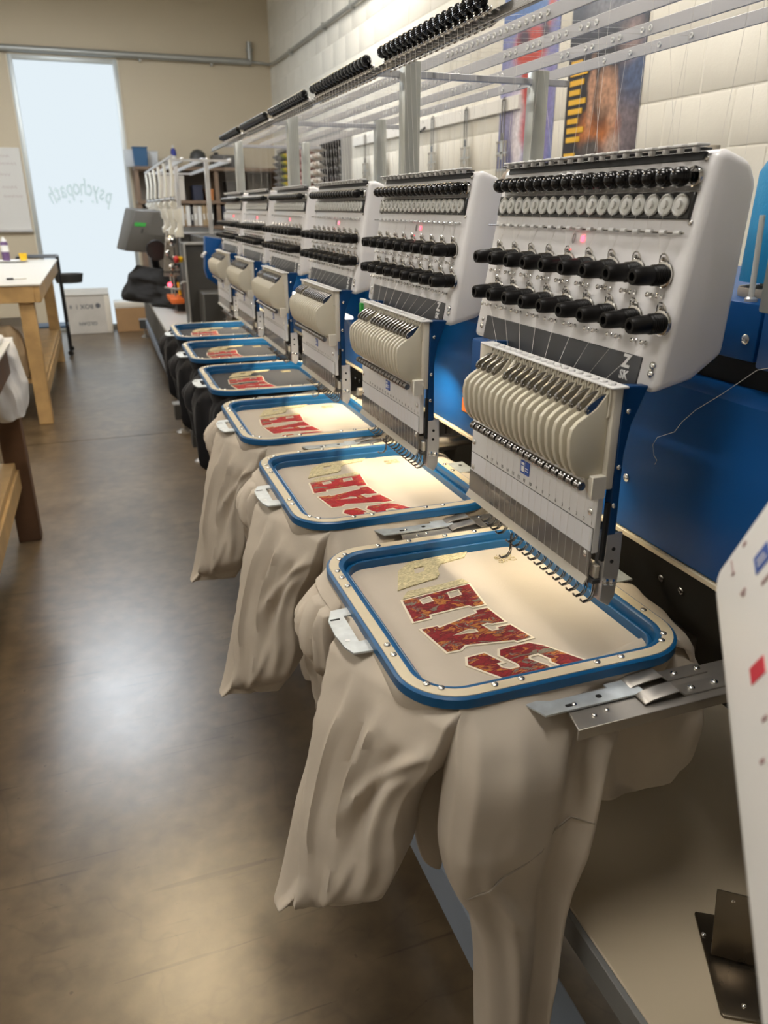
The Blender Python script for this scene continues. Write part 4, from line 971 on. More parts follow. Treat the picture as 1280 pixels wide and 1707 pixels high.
# ================================================================== CONTROL PANEL at the right edge
A, B, C2 = Vector((.3254, .3172, 1.2914)), Vector((.2249, .1449, 1.1633)), Vector((.3078, .2694, 1.3722))
e1 = (B - A).normalized(); e2 = (C2 - A); e2 = (e2 - e1 * e1.dot(e2)).normalized(); en = e1.cross(e2).normalized()
view = (Vector((0, 0, 1.5)) - A)
if en.dot(view) < 0: en = -en
cp = thing('control_panel', 'white control panel with red and blue labels at right edge', 'control panel', A)
LX, LY = .30, .20
Mx = Matrix(((e1.x, e2.x, en.x, 0), (e1.y, e2.y, en.y, 0), (e1.z, e2.z, en.z, 0), (0, 0, 0, 1)))
def cpart(name, mb, m, bevel=0, seg=2):
    me = mb.mesh(name, m, bevel, seg); o = link(name, me, cp); o.matrix_basis = Mx; return o
cpart('face_plate', MB().prism(rrect(LX / 2, LY / 2, LX / 2, LY / 2, .012, 5), -.006, 0, 'z'), 'panel_white', .001, 2)
cpart('back_shell', MB().prism(rrect(LX / 2, LY / 2, LX / 2 - .002, LY / 2 - .002, .012, 5), -.020, -.006, 'z'), 'panel_edge', .002, 2)
cpart('support_arm', MB().box(.14, .18, .16, .195, -.30, -.016), 'panel_edge', .003, 1)
def flat(x0, x1, y0, y1): return MB().box(x0, x1, y0, y1, 0, .0004)
cpart('blue_label', flat(.020, .030, .0556, .073), 'print_blue')
cpart('label_print', MB().box(.0235, .0245, .059, .068, .0004, .0006).box(.0262, .0272, .059, .070, .0004, .0006), 'print_white')
cpart('red_label', flat(.0733, .0822, .0335, .0505), 'print_red')
for u0, u1, v0, v1 in ((.0125, .0135, .026, .030), (.004, .014, .0275, .0282), (.004, .006, .045, .049), (.029, .0305, .034, .041), (.0315, .0325, .036, .040), (.120, .122, .032, .037), (.102, .104, .040, .046), (.037, .039, .06, .07)): cpart('printed_mark', flat(u0, u1, v0, v1), 'marker_grey')

# ================================================================== WORKBENCHES on the aisle's other side
def bench(name, label, x0, x1, y0, y1, zt, top_m, wood, leg_xy, top_over=.05, shelf=None):
    t = thing(name, label, 'workbench', ((x0 + x1) / 2, (y0 + y1) / 2, 0))
    part('top', MB().box(x0, x1, y0, y1, zt - .012, zt), top_m, t, .002, 1)
    part('apron', MB().box(x1 - .05, x1 - .012, y0 + .01, y1 - .01, zt - .125, zt - .012), wood, t, .003, 1)
    part('apron', MB().box(x0 + .02, x1 - .05, y0 + .008, y0 + .046, zt - .125, zt - .012), wood, t, .003, 1)
    part('apron', MB().box(x0 + .02, x1 - .05, y1 - .046, y1 - .008, zt - .125, zt - .012), wood, t, .003, 1)
    for x, y in leg_xy: part('leg', MB().box(x - .05, x + .05, y - .045, y + .045, 0, zt - .125), wood, t, .004, 1)
    if shelf is not None:
        for k in range(4):
            w = (x1 - x0 - .12) / 4; part('shelf_plank', MB().box(x0 + .05 + k * w, x0 + .05 + (k + 1) * w - .006, y0 + .1, y1 - .1, shelf - .035, shelf), 'pine', t, .003, 1)
        part('shelf_apron', MB().box(x1 - .10, x1 - .065, y0 + .1, y1 - .1, shelf - .125, shelf - .035), 'pine', t, .003, 1)
    return t
bench('workbench', 'long pine workbench with white top near the frosted window', -1.55, -.412, 5.93, 8.78, 1.005, 'bench_top', 'pine', [(-.527, 6.02), (-.527, 8.58), (-1.43, 6.02), (-1.43, 8.58)], shelf=.335)
bench('workbench', 'dark stained workbench with pine shelf at left edge, white garment on it', -1.7, -.415, 1.5, 3.82, .955, 'bench_top', 'walnut', [(-.488, 3.755), (-1.58, 3.755), (-.488, 1.6), (-1.58, 1.6)], shelf=.40)
# white garment hanging over the bench corner
GRM = [((-.80, 3.50, .975), (-.405, 3.70, .962)), ((-.70, 3.52, .970), (-.402, 3.69, .935)), ((-.60, 3.55, .93), (-.395, 3.69, .89)), ((-.56, 3.57, .86), (-.388, 3.69, .82)), ((-.54, 3.57, .77), (-.386, 3.69, .765)), ((-.52, 3.57, .67), (-.400, 3.69, .69)), ((-.505, 3.58, .63), (-.42, 3.68, .655)), ((-.50, 3.60, .622), (-.43, 3.66, .64))]
gm = drape(GRM, .05, .04, [(.3, .2, .5, .9, .06, .015), (.6, .1, .75, .8, .06, -.015), (.8, .3, .6, .95, .05, .012)], 44, 60, 9, .012)
t = thing('garment', 'white cotton garment hanging off the dark bench corner', 'garment', (-.45, 3.69, .62))
part('cloth', gm, 'white_cotton', t, smooth=70)
part('folded_stack', MB().box(-.95, -.44, 3.2, 3.72, .955, .985), 'white_cotton', t, .012, 3)
# things on the pine bench
zb = 1.005
t = thing('spray_can', 'purple spray can with white cap on the pine bench', 'spray can', (-.862, 8.72 - .15, zb))
part('body', MB().lathe([(.034, 0), (.036, .004), (.036, .165), (.028, .182)], (-.862, 8.57, zb), (0, 0, 1), 18), 'purple', t)
part('label', MB().lathe([(.0365, .09), (.0365, .15)], (-.862, 8.57, zb), (0, 0, 1), 18, False), 'paper', t)
part('cap', MB().lathe([(.026, .182), (.026, .20), (.012, .205), (.012, .222), (.005, .225)], (-.862, 8.57, zb), (0, 0, 1), 14), 'paper', t)
t = thing('tape_cup', 'small yellow plastic cup beside the spray can', 'cup', (-.705, 8.52, zb))
part('cup', MB().lathe([(.030, 0), (.038, .075), (.034, .075), (.028, .006)], (-.705, 8.52, zb), (0, 0, 1), 18), 'yellow', t)
solo('dinner_plate', MB().lathe([(.09, 0), (.15, .012), (.152, .016), (.09, .006), (.0, .005)], (-.80, 8.47, zb), (0, 0, 1), 26), 'paper', 'flat white plate under the spray can and yellow cup', 'plate', base=(-.80, 8.47, zb))
t = thing('marker_pen', 'black capped marker pen lying on the white bench top', 'pen', (-.62, 6.35, zb))
part('cap', MB().cyl((-.66, 6.33, zb + .008), (-.615, 6.34, zb + .008), .008, n=10), 'label_black', t)
part('barrel', MB().cyl((-.615, 6.34, zb + .008), (-.53, 6.36, zb + .008), .006, n=10), 'paper', t)
# things on the bench's lower shelf
t = thing('tote_bag', 'tan canvas bag slumped on the pine bench shelf', 'bag', (-.72, 6.08, .335))
part('bag_body', drape([((-.86, 6.08, .70), (-.66, 6.05, .72)), ((-.88, 6.08, .66), (-.62, 6.05, .66)), ((-.90, 6.08, .55), (-.585, 6.05, .56)), ((-.90, 6.08, .42), (-.58, 6.05, .45)), ((-.90, 6.08, .345), (-.59, 6.05, .345))], .06, .22, [(.3, .1, .4, .9, .1, .02), (.65, .2, .55, .9, .1, -.02)], 26, 40, 4, .02), 'canvas_tan', t, smooth=70)
t = thing('glue_bottle', 'clear squeeze bottle with red base on the bench shelf', 'bottle', (-.565, 6.10, .335))
part('bottle', MB().lathe([(.033, .03), (.033, .14), (.026, .17), (.012, .185), (.006, .235)], (-.565, 6.10, .335), (0, 0, 1), 16), 'grey_edge', t)
part('base', MB().lathe([(.034, 0), (.034, .03)], (-.565, 6.10, .335), (0, 0, 1), 16), 'red_plastic', t)
solo('storage_bin', MB().box(-1.1, -.62, 6.9, 7.5, .335, .60), 'paper', 'white storage tub under the pine bench', 'tub', base=(-.86, 7.2, .335), bevel=.02, seg=3)
# black metal trolley frame behind the bench
t = thing('metal_trolley', 'black metal trolley frame standing behind the pine bench', 'trolley', (-.62, 9.05, 0))
for x in (-.80, -.425):
    for y in (8.90, 9.22): part('post', MB().cyl((x, y, .06), (x, y, 1.02), .012, n=8), 'label_black', t); part('caster', MB().lathe([(.028, -.012), (.03, 0), (.028, .012)], (x, y, .03), (0, 1, 0), 12), 'label_black', t)
part('top_rail', MB().tube([(-.80, 8.90, 1.02), (-.425, 8.90, 1.02), (-.425, 9.22, 1.02), (-.80, 9.22, 1.02)], .012, 6, True), 'label_black', t)
part('low_shelf', MB().box(-.81, -.415, 8.90, 9.22, .30, .32), 'bin_blue', t, .004, 1)
part('mid_basket', MB().lathe([(.13, 0), (.15, .09), (.145, .09), (.125, .006)], (-.34, 9.06, .75), (0, 0, 1), 20), 'grey_dark', t)
part('basket_bracket', MB().box(-.43, -.40, 9.03, 9.09, .75, .78), 'label_black', t)
# cartons by the window
t = thing('carton_box', 'white printed carton box with torn side on floor', 'box', (-.22, 10.62, 0))
part('carton', MB().box(-.505, .045, 10.46, 10.80, 0, .475), 'carton_white', t, .006, 1)
part('lid_flap', slab((-.50, 10.45, .476), (.04, 10.45, .476), (-.49, 10.80, .52), .008), 'carton_white', t)
part('tape', MB().box(-.02, .052, 10.455, 10.78, .02, .470), 'tape_clear', t, .01, 2)
for s_, x, z, sz in (('BOX 1', -.26, .34, .075), ('8', -.42, .34, .06), ('GILDAN', -.24, .13, .06)):
    put_text('print', text_mesh('print', s_, sz, 'ink_dark', .0006, bold=.001), t, (-1, 0, 0), (0, 0, -1), (x, 10.459, z))
part('print', MB().lathe([(.030, 0), (.030, .0008)], (-.10, 10.459, .345), (0, -1, 0), 18), 'ink_dark', t)
t = thing('cardboard_box', 'brown cardboard box under the frosted window', 'box', (.30, 10.64, 0))
part('carton', MB().box(.10, .52, 10.48, 10.80, 0, .345), 'cardboard', t, .005, 1)
part('wrap', MB().box(.095, .525, 10.475, 10.805, .30, .372), 'tape_clear', t, .008, 2)
# whiteboard
t = thing('whiteboard', 'whiteboard with faint handwriting left of the frosted window', 'whiteboard', (-1.5, YF, 1.2))
part('board', MB().box(-2.3, -.742, YF - .018, YF, 1.24, 2.155), 'board_white', t, .002, 1)
part('tray', MB().box(-2.2, -.735, YF - .05, YF, 1.212, 1.242), 'alu', t, .002, 1)
sc = MB()
for zz, xs in ((2.06, (-1.0, -.86)), (1.98, (-1.0, -.80)), (1.86, (-1.05, -.88)), (1.72, (-1.0, -.83)), (1.62, (-1.0, -.78))):
    x = xs[0]
    pts = []
    while x < xs[1]: pts.append((x, YF - .0185, zz + .012 * math.sin(x * 190) + .006 * math.sin(x * 331))); x += .006
    sc.tube(pts, .0016, 4)
part('handwriting', sc, 'marker_grey', t)

# ================================================================== SHELVES in the far corner
t = thing('shelf_unit', 'brown wooden shelving unit along the far wall', 'shelf', (1.4, 10.6, 0))
for z in (.12, .70, 1.28, 1.575, 1.955): part('shelf_board', MB().box(.52, 2.30, 10.36, YF, z - .04, z), 'shelf_wood', t, .003, 1)
for x in (.52, 1.47, 2.27): part('upright', MB().box(x, x + .05, 10.38, 10.44, 0, 1.915), 'shelf_wood', t, .003, 1); part('upright', MB().box(x, x + .05, YF - .07, YF - .01, 0, 1.915), 'shelf_wood', t, .003, 1)
part('back_panel', MB().box(.53, 2.30, YF - .008, YF - .001, 0, 1.93), 'shelf_back', t)
def tub(x, y, z, w, d, h, m, label, cat='bin', nm='storage_tub'):
    t = thing(nm, label, cat, (x, y, z)); 
    o = [(-w / 2 * .9, -d / 2 * .9), (w / 2 * .9, -d / 2 * .9), (w / 2 * .9, d / 2 * .9), (-w / 2 * .9, d / 2 * .9)]
    e = lambda s, zz: [(x + p[0] * s, y + p[1] * s, z + zz) for p in o]
    part('tub', MB().loops([e(1, 0), e(1.1, h * .95), e(1.18, h * .95), e(1.18, h), e(1.06, h), e(.96, .01)], cap0=True, cap1=True), m, t, .002, 1)
    return t
tub(.615, 10.52, 1.955, .17, .22, .215, 'bin_blue', 'blue plastic tub on the top shelf by the window')
tub(.50, 10.62, 1.955, .12, .2, .19, 'plastic_clear', 'clear plastic tub on top shelf, left of blue tub')
tub(.76, 10.64, 1.955, .14, .2, .18, 'plastic_clear', 'clear plastic tub on top shelf, right of blue tub')
tub(.945, 10.60, 1.955, .09, .1, .10, 'grey_edge', 'small grey beaker on the top shelf beside the blue bottle', 'beaker', 'beaker')
t = thing('spray_bottle', 'slim blue bottle with white print on the top shelf', 'bottle', (1.02, 10.58, 1.955))
part('bottle', MB().lathe([(.034, 0), (.034, .17), (.030, .20), (.014, .215)], (1.02, 10.58, 1.955), (0, 0, 1), 16), 'bottle_blue', t)
part('label', MB().lathe([(.0345, .05), (.0345, .13)], (1.02, 10.58, 1.955), (0, 0, 1), 16, False), 'paper', t)
part('cap', MB().lathe([(.012, .215), (.012, .235), (.02, .24), (.006, .25)], (1.02, 10.58, 1.955), (0, 0, 1), 12), 'paper', t)
t = thing('cap_hat', 'dark baseball cap resting on the top shelf', 'cap', (1.31, 10.55, 1.955))
part('crown', MB().lathe([(.105, 0), (.11, .03), (.108, .10), (.09, .16), (.055, .195), (.01, .208)], (1.31, 10.55, 1.955), (0, 0, 1), 20), 'grey_dark', t)
part('brim', MB().prism([(1.24 + .14 * i / 8, 10.46 - .06 * math.sin(math.pi * i / 8)) for i in range(9)] + [(1.38, 10.50), (1.24, 10.50)], 1.957, 1.963, 'z'), 'grey_dark', t)
solo('black_case', MB().box(1.47, 1.86, 10.42, 10.70, 1.955, 2.10).box(1.50, 1.55, 10.46, 10.5, 2.10, 2.13), 'label_black', 'black case on the top shelf right of the cap', 'case', base=(1.66, 10.56, 1.955), bevel=.006)
random.seed(11)
x = .64
NTH = ['first', 'second', 'third', 'fourth', 'fifth', 'sixth', 'seventh', 'eighth', 'ninth', 'tenth', 'eleventh', 'twelfth', 'thirteenth', 'fourteenth', 'fifteenth', 'sixteenth', 'seventeenth', 'eighteenth', 'nineteenth']
cl = {'paper': 'white', 'binder_navy': 'navy', 'binder_tan': 'tan', 'grey_edge': 'grey', 'label_black': 'black', 'binder_orange': 'orange', 'carton_white': 'cream'}
for i, (w_, m, h_) in enumerate(((.16, 'carton_white', .24), (.10, 'carton_white', .245), (.045, 'paper', .24), (.05, 'carton_white', .24), (.05, 'paper', .235), (.022, 'binder_tan', .245), (.05, 'paper', .24), (.03, 'label_black', .22), (.05, 'carton_white', .24), (.05, 'paper', .235), (.04, 'binder_tan', .24), (.05, 'binder_tan', .25), (.05, 'label_black', .24), (.05, 'binder_navy', .23), (.05, 'label_black', .24), (.06, 'binder_tan', .24))):
    if 1.44 < x + w_ and x < 1.54: x = 1.54
    xx = x + w_ / 2
    t = thing('ring_binder', 'upright %s binder, %s from the left on the middle shelf' % (cl[m], NTH[i]), 'binder', (xx, 10.52, 1.28), 'binders on the middle shelf')
    part('cover', MB().box(x + .001, x + w_ - .001, 10.40, 10.68, 1.28, 1.28 + h_), m, t, .003, 1)
    part('spine_label', MB().box(x + w_ * .25, x + w_ * .75, 10.397, 10.401, 1.28 + h_ * .3, 1.28 + h_ * .6), 'paper', t)
    x += w_ + .004
for x, w_, h_, m, lab in ((1.20, .12, .17, 'binder_navy', 'navy storage box on the shelf under the cap'), (1.36, .09, .13, 'binder_orange', 'orange brown box on the shelf under the black case'), (1.62, .25, .22, 'label_black', 'large black box on the shelf below the black case'), (.80, .3, .28, 'carton_white', 'taupe carton on the shelf below the blue bottle')):
    t = thing('shelf_box', lab, 'box', (x + w_ / 2, 10.55, 1.575)); part('carton', MB().box(x, x + w_, 10.42, 10.72, 1.575, 1.575 + h_), m, t, .004, 1); part('lid', MB().box(x - .004, x + w_ + .004, 10.416, 10.724, 1.575 + h_ - .03, 1.575 + h_ + .004), m, t, .004, 1)
# low table with papers in front of the binders
t = thing('side_table', 'cream low counter behind the second machine', 'counter', (1.2, 9.5, 0))
part('top', MB().box(.95, 1.75, 9.2, 9.8, 1.10, 1.16), 'carton_white', t, .004, 1)
for x in (1.0, 1.7):
    for y in (9.25, 9.75): part('leg', MB().box(x - .03, x + .03, y - .03, y + .03, 0, 1.10), 'shelf_wood', t)

# ================================================================== BLOCK WALL FITTINGS
def poster(label, y0, y1, z0, z1, ground, patches):
    t = thing('poster', label, 'poster', (XW, (y0 + y1) / 2, z0)); H = z1 - z0; W = y1 - y0
    link('sheet', MB().box(-.0045, -.0005, -W / 2, W / 2, 0, H).mesh('sheet', ground), t)
    for k, (P, m) in enumerate(patches):                       # outline in sheet units, u from the left edge, v from the bottom
        part('printed_area', MB().prism([(y1 - u * W, z0 + v * H) for u, v in P], XW - .0052 - .0002 * k, XW - .0046, 'x'), m, t)
q = lambda a, b, c, d: [(a, c), (b, c), (b, d), (a, d)]
pt = [(q(.02, .98, .80, .985), 'print_maroon')]
u = .06
for wd in (.10, .10, .07, .11, .08, .03, .10, .03, .10, .10): pt.append(([(u, .845), (u + wd - .015, .86), (u + wd - .02, .955), (u + .005, .945)], 'print_gold')); u += wd
for k in range(10): pt.append((q(.05, .05 + (.20 + .05 * math.sin(k * 2.1)), .115 + k * .047, .142 + k * .047), 'print_gold'))
pt += [(q(.04, .20, .03, .06), 'print_gold')]
W1, H1 = .605, .90
def sheet(u, v, ru, rv, c, soft=.3, W=W1, H=H1): return ((.5 - u) * W, v * H, ru * W, rv * H, c, soft)
blob_mat('painting_dark', (.022, .020, .026), [sheet(.80, .17, .24, .20, (.17, .14, .16), .5), sheet(.92, .40, .16, .12, (.07, .10, .19), .5), sheet(.82, .55, .13, .09, (.24, .17, .16), .5), sheet(.55, .72, .3, .08, (.14, .13, .14), .5),
    sheet(.48, .16, .26, .10, (.46, .15, .04), .35), sheet(.52, .40, .16, .22, (.02, .016, .018), .3), sheet(.54, .34, .10, .10, (.45, .25, .16), .4), sheet(.36, .33, .05, .17, (.46, .25, .16), .4), sheet(.66, .28, .06, .13, (.46, .26, .17), .4), sheet(.40, .07, .16, .05, (.08, .07, .07), .4), sheet(.70, .08, .10, .06, (.42, .30, .25), .5)], .03, .35)
poster('dark movie style poster with gold bars and maroon top on block wall', 3.175, 3.78, 1.70, 2.60, 'painting_dark', pt)
s2 = lambda *a: sheet(*a, W=.605, H=.92)
blob_mat('painting_violet', (.15, .18, .42), [s2(.5, .40, .42, .34, (.42, .38, .52), .5), s2(.55, .90, .6, .12, (.05, .14, .40), .5), s2(.52, .66, .30, .11, (.50, .06, .035), .25), s2(.80, .72, .10, .09, (.05, .03, .05), .4), s2(.40, .70, .10, .06, (.06, .03, .05), .4), s2(.86, .80, .07, .07, (.5, .08, .05), .4),
    s2(.47, .44, .08, .14, (.45, .06, .05), .35), s2(.38, .20, .10, .22, (.70, .66, .72), .4), s2(.55, .22, .12, .10, (.48, .10, .12), .5), s2(.68, .30, .10, .18, (.50, .46, .56), .5), s2(.90, .3, .06, .4, (.22, .20, .45), .5)], .035, .2)
poster('blue violet poster with red and white patches on block wall', 3.895, 4.50, 1.70, 2.62, 'painting_violet', [])
# white rail with hanging frames
t = thing('wall_rail', 'white rail screwed along the block wall', 'rail', (XW, 5.6, 2.03))
part('rail', MB().box(XW - .022, XW, 4.25, 7.35, 2.012, 2.085), 'paper', t, .002, 1)
for k in range(10): inst('screw', M_scrb, t, (XW - .022, 4.4 + k * .31, 2.065), ROT_MX)
part('hook', MB().tube([(XW - .022, 5.60, 2.03), (XW - .05, 5.62, 2.005), (XW - .07, 5.68, 2.00), (XW - .075, 5.74, 2.02), (XW - .075, 5.76, 2.055)], .008, 8), 'label_black', t)
part('hook_tip', MB().cyl((XW - .075, 5.76, 2.05), (XW - .075, 5.763, 2.075), .010, n=8), 'red_plastic', t)
NM = ['nearest the violet poster', 'second along the wall rail', 'third along the wall rail', 'fourth along the wall rail', 'farthest along the wall rail']
for k, y in enumerate((4.40, 4.905, 5.45, 6.45, 6.95)):
    t = thing('clamp_frame', 'hanging metal hoop clamp with long slotted handle, ' + NM[k], 'clamp', (XW - .03, y, 1.70), 'metal clamps hung on the wall rail')
    x = XW - .035
    part('handle', MB().box(x, x + .005, y - .022, y - .012, 1.90, 2.075).box(x, x + .005, y + .012, y + .022, 1.90, 2.075).box(x, x + .005, y - .012, y + .012, 2.065, 2.075).box(x, x + .005, y - .022, y + .022, 1.86, 1.90), 'chrome_dark', t)
    part('yoke', MB().box(x, x + .006, y - .016, y + .016, 1.76, 1.86), 'galvanized', t, .001, 1)
    for dy in (-.052, -.018, .018, .052):
        part('rod', MB().cyl((x + .003, y + dy, 1.64), (x + .003, y + dy, 1.86), .0055, n=8).lathe([(.010, 0), (.010, .012)], (x + .003, y + dy, 1.845), (0, 0, 1), 8).lathe([(.010, 0), (.010, .012)], (x + .003, y + dy, 1.775), (0, 0, 1), 8), 'chrome', t)
    part('cross_bar', MB().box(x, x + .006, y - .06, y + .06, 1.79, 1.80).box(x, x + .006, y - .06, y + .06, 1.70, 1.71), 'galvanized', t)
    part('hanger', MB().tube([(x + .003, y, 2.068), (x - .002, y, 2.08), (XW - .024, y, 2.085)], .003, 6), 'label_black', t)
# rack of coloured cones on the block wall
t = thing('cone_rack', 'grey wall rack of pegs holding rows of coloured thread cones', 'rack', (XW, 8.8, 1.6))
RY0, RY1 = 7.45, 10.2
for k in range(7): part('peg_shelf', MB().box(XW - .10, XW, RY0, RY1, 1.62 + k * .076, 1.628 + k * .076), 'grey_edge', t)
for y in (RY0, (RY0 + RY1) / 2, RY1): part('side_bar', MB().box(XW - .10, XW, y - .012, y + .012, 1.60, 2.12), 'grey_edge', t)
part('top_panel', MB().box(XW - .11, XW, RY0 - .02, RY1, 2.12, 2.15), 'grey_edge', t)
cols = [('black', (.015, .012, .012))] * 4 + [('white', (.62, .58, .52)), ('ivory', (.55, .46, .38)), ('white', (.6, .55, .5)), ('rose', (.42, .22, .18)), ('brick red', (.30, .06, .05)), ('pink', (.48, .25, .22)), ('dark red', (.30, .03, .03)), ('red', (.42, .03, .03)), ('dark brown', (.10, .05, .04)), ('amber', (.55, .26, .02)), ('yellow', (.55, .42, .01)), ('olive', (.22, .24, .03)), ('charcoal', (.08, .08, .08)), ('charcoal', (.07, .07, .08)), ('grey', (.18, .17, .17))]
random.seed(5); rown = ['bottom', 'second', 'third', 'fourth', 'fifth', 'top']
PEG = {}
for r_ in range(6):
    for k, (cn, cc) in enumerate(cols):
        y = RY0 + .07 + k * (RY1 - RY0 - .12) / (len(cols) - 1); z = 1.632 + r_ * .076
        if r_ == 0 and k < 4: cn, cc = 'red', (.4, .02, .02)
        key = 'peg_' + cn.replace(' ', '_')
        if key not in PEG:
            if key not in MATS: mat(key, cc, .5, bump=.2, bscale=300)
            PEG[key] = MB().lathe([(.020, 0), (.032, .006), (.034, .020), (.026, .085), (.014, .095), (.010, .10), (.010, .12)], (0, 0, 0), (0, 0, 1), 12).mesh('thread_spool', key)
        o = link('thread_spool', PEG[key], None, (XW - .055, y, z + .034 - .002), (0, R(-78), 0))
        tag(o, '%s thread cone, %s from near end of wall rack, %s row' % (cn, NTH[k], rown[r_]), 'thread cone', 'coloured cones on the wall rack')

# ================================================================== SECOND MACHINE beyond the first
t = thing('second_machine', 'grey embroidery machine with tilted monitor and thread tubes beyond the blue one', 'machine', (.7, 7.4, 0))
part('table', MB().box(.375, .66, 5.45, 9.15, .665, .700), 'table_light', t, .004, 1)
part('table_side', MB().box(.40, .42, 5.45, 9.0, .36, .665), 'grey_dark', t)
part('base', MB().box(.66, 1.25, 6.0, 9.0, .12, .70), 'grey_dark', t, .006, 1)
part('floor_rail', MB().box(.43, .53, 5.42, 9.9, .11, .21), 'frame_blue_grey', t, .004, 1)
for y in (5.42, 9.98):
    part('cross_foot', MB().box(.36, 1.3, y - .05, y + .05, .105, .21), 'grey_dark', t, .004, 1)
    part('cross_foot_cap', MB().box(.355, .50, y - .05, y + .05, .21, .217), 'grey_edge', t)
    for x in (.415, 1.25): part('levelling_foot', MB().lathe([(.055, 0), (.055, .006), (.024, .024), (.014, .028), (.014, .11)], (x, y, 0), (0, 0, 1), 18), 'steel_plate', t)
part('column', MB().box(.615, 1.30, 6.55, 7.1, .12, 1.31), 'grey_dark', t, .006, 1)
part('column_edge', MB().box(.610, .622, 6.53, 6.55, .64, 1.31).box(.61, 1.30, 6.53, 6.55, 1.298, 1.312), 'grey_edge', t, .002, 1)
part('side_cover', MB().box(.54, 1.25, 5.45, 5.75, .15, 1.275), 'grey_dark', t, .006, 1)
part('side_cover_edge', MB().box(.532, .542, 5.43, 5.46, .18, 1.275).box(.54, 1.25, 5.43, 5.455, 1.265, 1.28), 'grey_edge', t, .002, 1)
part('motor_box', MB().box(.60, .95, 5.15, 5.43, .60, .98), 'grey_dark', t, .006, 1)
part('motor_support', MB().box(.62, .93, 5.18, 5.44, .11, .60), 'grey_dark', t)
part('emergency_button', MB().cyl((.53, 5.62, 1.165), (.505, 5.61, 1.165), .020, n=14), 'yellow', t)
part('emergency_button', MB().lathe([(.016, 0), (.024, .012), (.022, .026), (.010, .03)], (.506, 5.61, 1.165), (-1, -.3, 0), 14), 'red_plastic', t)
part('handle', MB().tube([(.525, 5.44, 1.03), (.495, 5.42, 1.03), (.485, 5.42, 1.02), (.485, 5.42, .99), (.46, 5.45, .985), (.40, 5.6, .985)], .007, 8), 'grey_edge', t)
# tilted monitor box
part('monitor', MB().add([(.215, 7.30, 1.145), (.520, 7.20, 1.12), (.640, 7.22, 1.462), (.340, 7.32, 1.478), (.150, 7.62, 1.15), (.455, 7.58, 1.12), (.60, 7.62, 1.475), (.272, 7.66, 1.495)], [(0, 1, 2, 3), (7, 6, 5, 4), (0, 4, 5, 1), (1, 5, 6, 2), (2, 6, 7, 3), (3, 7, 4, 0)]), 'grey_plastic', t, .010, 2)
def mon(u, v):
    a, b, c, d = Vector((.215, 7.30, 1.145)), Vector((.520, 7.20, 1.12)), Vector((.640, 7.22, 1.462)), Vector((.340, 7.32, 1.478))
    p = (a * (1 - u) + b * u) * (1 - v) + (d * (1 - u) + c * u) * v; nn = (b - a).cross(d - a).normalized(); nn = nn if nn.y < 0 else -nn; return p + nn * .004
def mon_patch(u0, u1, v0, v1): return MB().add([mon(u0, v0), mon(u1, v0), mon(u1, v1), mon(u0, v1)] + [mon(u0, v0) + Vector((0, .008, 0)), mon(u1, v0) + Vector((0, .008, 0)), mon(u1, v1) + Vector((0, .008, 0)), mon(u0, v1) + Vector((0, .008, 0))], [(0, 1, 2, 3), (7, 6, 5, 4), (0, 4, 5, 1), (1, 5, 6, 2), (2, 6, 7, 3), (3, 7, 4, 0)])
part('green_label', mon_patch(.08, .38, .61, .70), 'green_label', t)
part('monitor_hatch', mon_patch(.50, .96, .42, .95), 'grey_plastic', t)
part('monitor_mark', mon_patch(.56, .78, .83, .86), 'grey_dark', t)
part('monitor_slot', mon_patch(.30, .35, .45, .56), 'label_black', t)
part('monitor_joint', MB().lathe([(.085, 0), (.09, .02), (.08, .06)], (.470, 7.14, 1.15), (0, 1, .2), 18).tube([(.44, 7.2, 1.14), (.46, 7.25, 1.0), (.56, 7.3, .90), (.62, 7.4, .80)], .035, 10), 'label_black', t)
# needle head: light plate with wheels and levers, thread tubes above
part('head_plate', MB().prism([(.47, .98), (.60, .98), (.61, 1.33), (.52, 1.33)], 6.60, 6.64), 'steel_plate', t, .004, 1)
for x, z, r_ in ((.555, 1.25, .040), (.515, 1.16, .022), (.565, 1.12, .018), (.540, 1.05, .026), (.585, 1.06, .018), (.53, 1.00, .014)):
    part('head_wheel', MB().lathe([(r_, 0), (r_, .012), (r_ * .6, .018), (r_ * .3, .03)], (x, 6.60, z), (0, -1, 0), 14), 'chrome', t)
part('head_lever', MB().beam((.52, 6.585, 1.13), (.57, 6.585, 1.09), .012, .01).beam((.57, 6.585, 1.20), (.565, 6.585, 1.06), .010, .01).beam((.47, 6.59, 1.015), (.60, 6.59, 1.015), .01, .008), 'chrome_dark', t)
part('needle_bar', MB().cyl((.52, 6.60, .98), (.52, 6.60, .84), .006, n=8).cyl((.545, 6.60, .98), (.545, 6.60, .82), .006, n=8), 'chrome', t)
part('yellow_bar', MB().cyl((.575, 6.60, .93), (.585, 6.60, .83), .011, n=10), 'yellow', t)
part('status_light', MB().lathe([(.018, 0), (.016, .012)], (.507, 6.585, .915), (0, -1, 0), 12), 'led_red', t)
part('hook_bed', MB().box(.495, .60, 6.45, 6.95, .775, .815), 'orange_glow', t, .01, 2)  # weak emission put into the colour makes the bed glow
part('bed_post', MB().box(.55, .66, 6.6, 6.9, .69, .78), 'grey_dark', t)
ys = [8.55, 8.0, 7.49, 6.96, 6.39, 5.87]
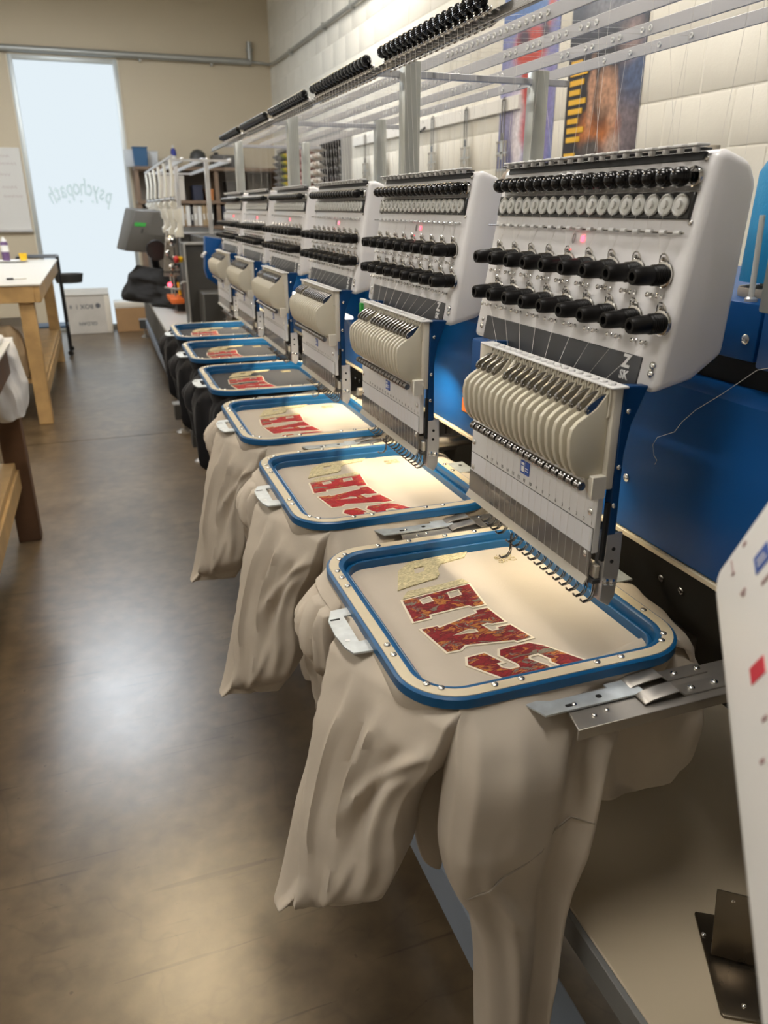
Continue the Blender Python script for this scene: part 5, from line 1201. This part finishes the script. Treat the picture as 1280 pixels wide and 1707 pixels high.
for k, y in enumerate(ys):
    x = .53 + .0 * k; zt = 1.80
    part('thread_tube_panel', MB().prism([(x - .012, 1.565), (x + .008, 1.565), (x + .018, 1.68), (x + .014, zt), (x - .002, zt), (x + .002, 1.68)], y - .045, y + .045), 'white_tube', t, .003, 1)
    part('tube_joint', MB().cyl((x - .014, y, 1.552), (x + .014, y, 1.552), .020, n=10), 'label_black', t)
    part('head_cover', MB().lathe([(.024, -.045), (.028, 0), (.024, .045)], (x, y, 1.515), (0, 1, 0), 14), 'white_tube', t)
    part('head_body', MB().prism([(x - .005, 1.485), (x + .05, 1.49), (x + .05, 1.30), (x - .005, 1.30), (x - .005, 1.34), (x + .012, 1.36), (x + .012, 1.40), (x - .005, 1.42)], y - .045, y + .045), 'white_tube', t, .004, 2)
part('tube_rail', MB().cyl((.535, 5.7, 1.815), (.535, 8.65, 1.815), .009, n=8).cyl((.525, 5.7, 1.553), (.525, 8.65, 1.553), .008, n=8), 'alu', t)
part('rear_beam', MB().box(.70, 1.1, 5.75, 8.9, 1.0, 1.30), 'grey_dark', t, .006, 1)
for x in (.64, .78, .98): part('rack_rail', MB().box(x, x + .014, 6.1, 8.7, 1.80, 1.828), 'alu', t, .002, 1)
for x, y in ((.70, 7.2), (.85, 6.4)): part('rack_post', MB().box(x - .016, x + .016, y - .016, y + .016, 1.30, 1.84), 'alu', t, .003, 1)
for y in (6.15, 8.65): part('rack_cross', MB().box(.53, 1.0, y - .008, y + .008, 1.806, 1.822), 'alu', t)
# black garment on the second machine
gb = thing('black_garment', 'black garment draped over the second machine table', 'garment', (.42, 7.3, .70))
part('cloth', drape([((.30, 7.4, 1.02), (.50, 7.0, 1.00)), ((.27, 7.4, .96), (.54, 7.0, .94)), ((.24, 7.4, .90), (.60, 6.95, .86)), ((.20, 7.4, .83), (.62, 6.85, .80)), ((.18, 7.4, .77), (.62, 6.8, .76)), ((.20, 7.4, .715), (.60, 6.8, .725))], .10, .12, [(.3, .1, .2, .9, .08, .03), (.6, .1, .7, .9, .08, -.03)], 30, 44, 3, .02), 'black_cloth', gb, smooth=70)
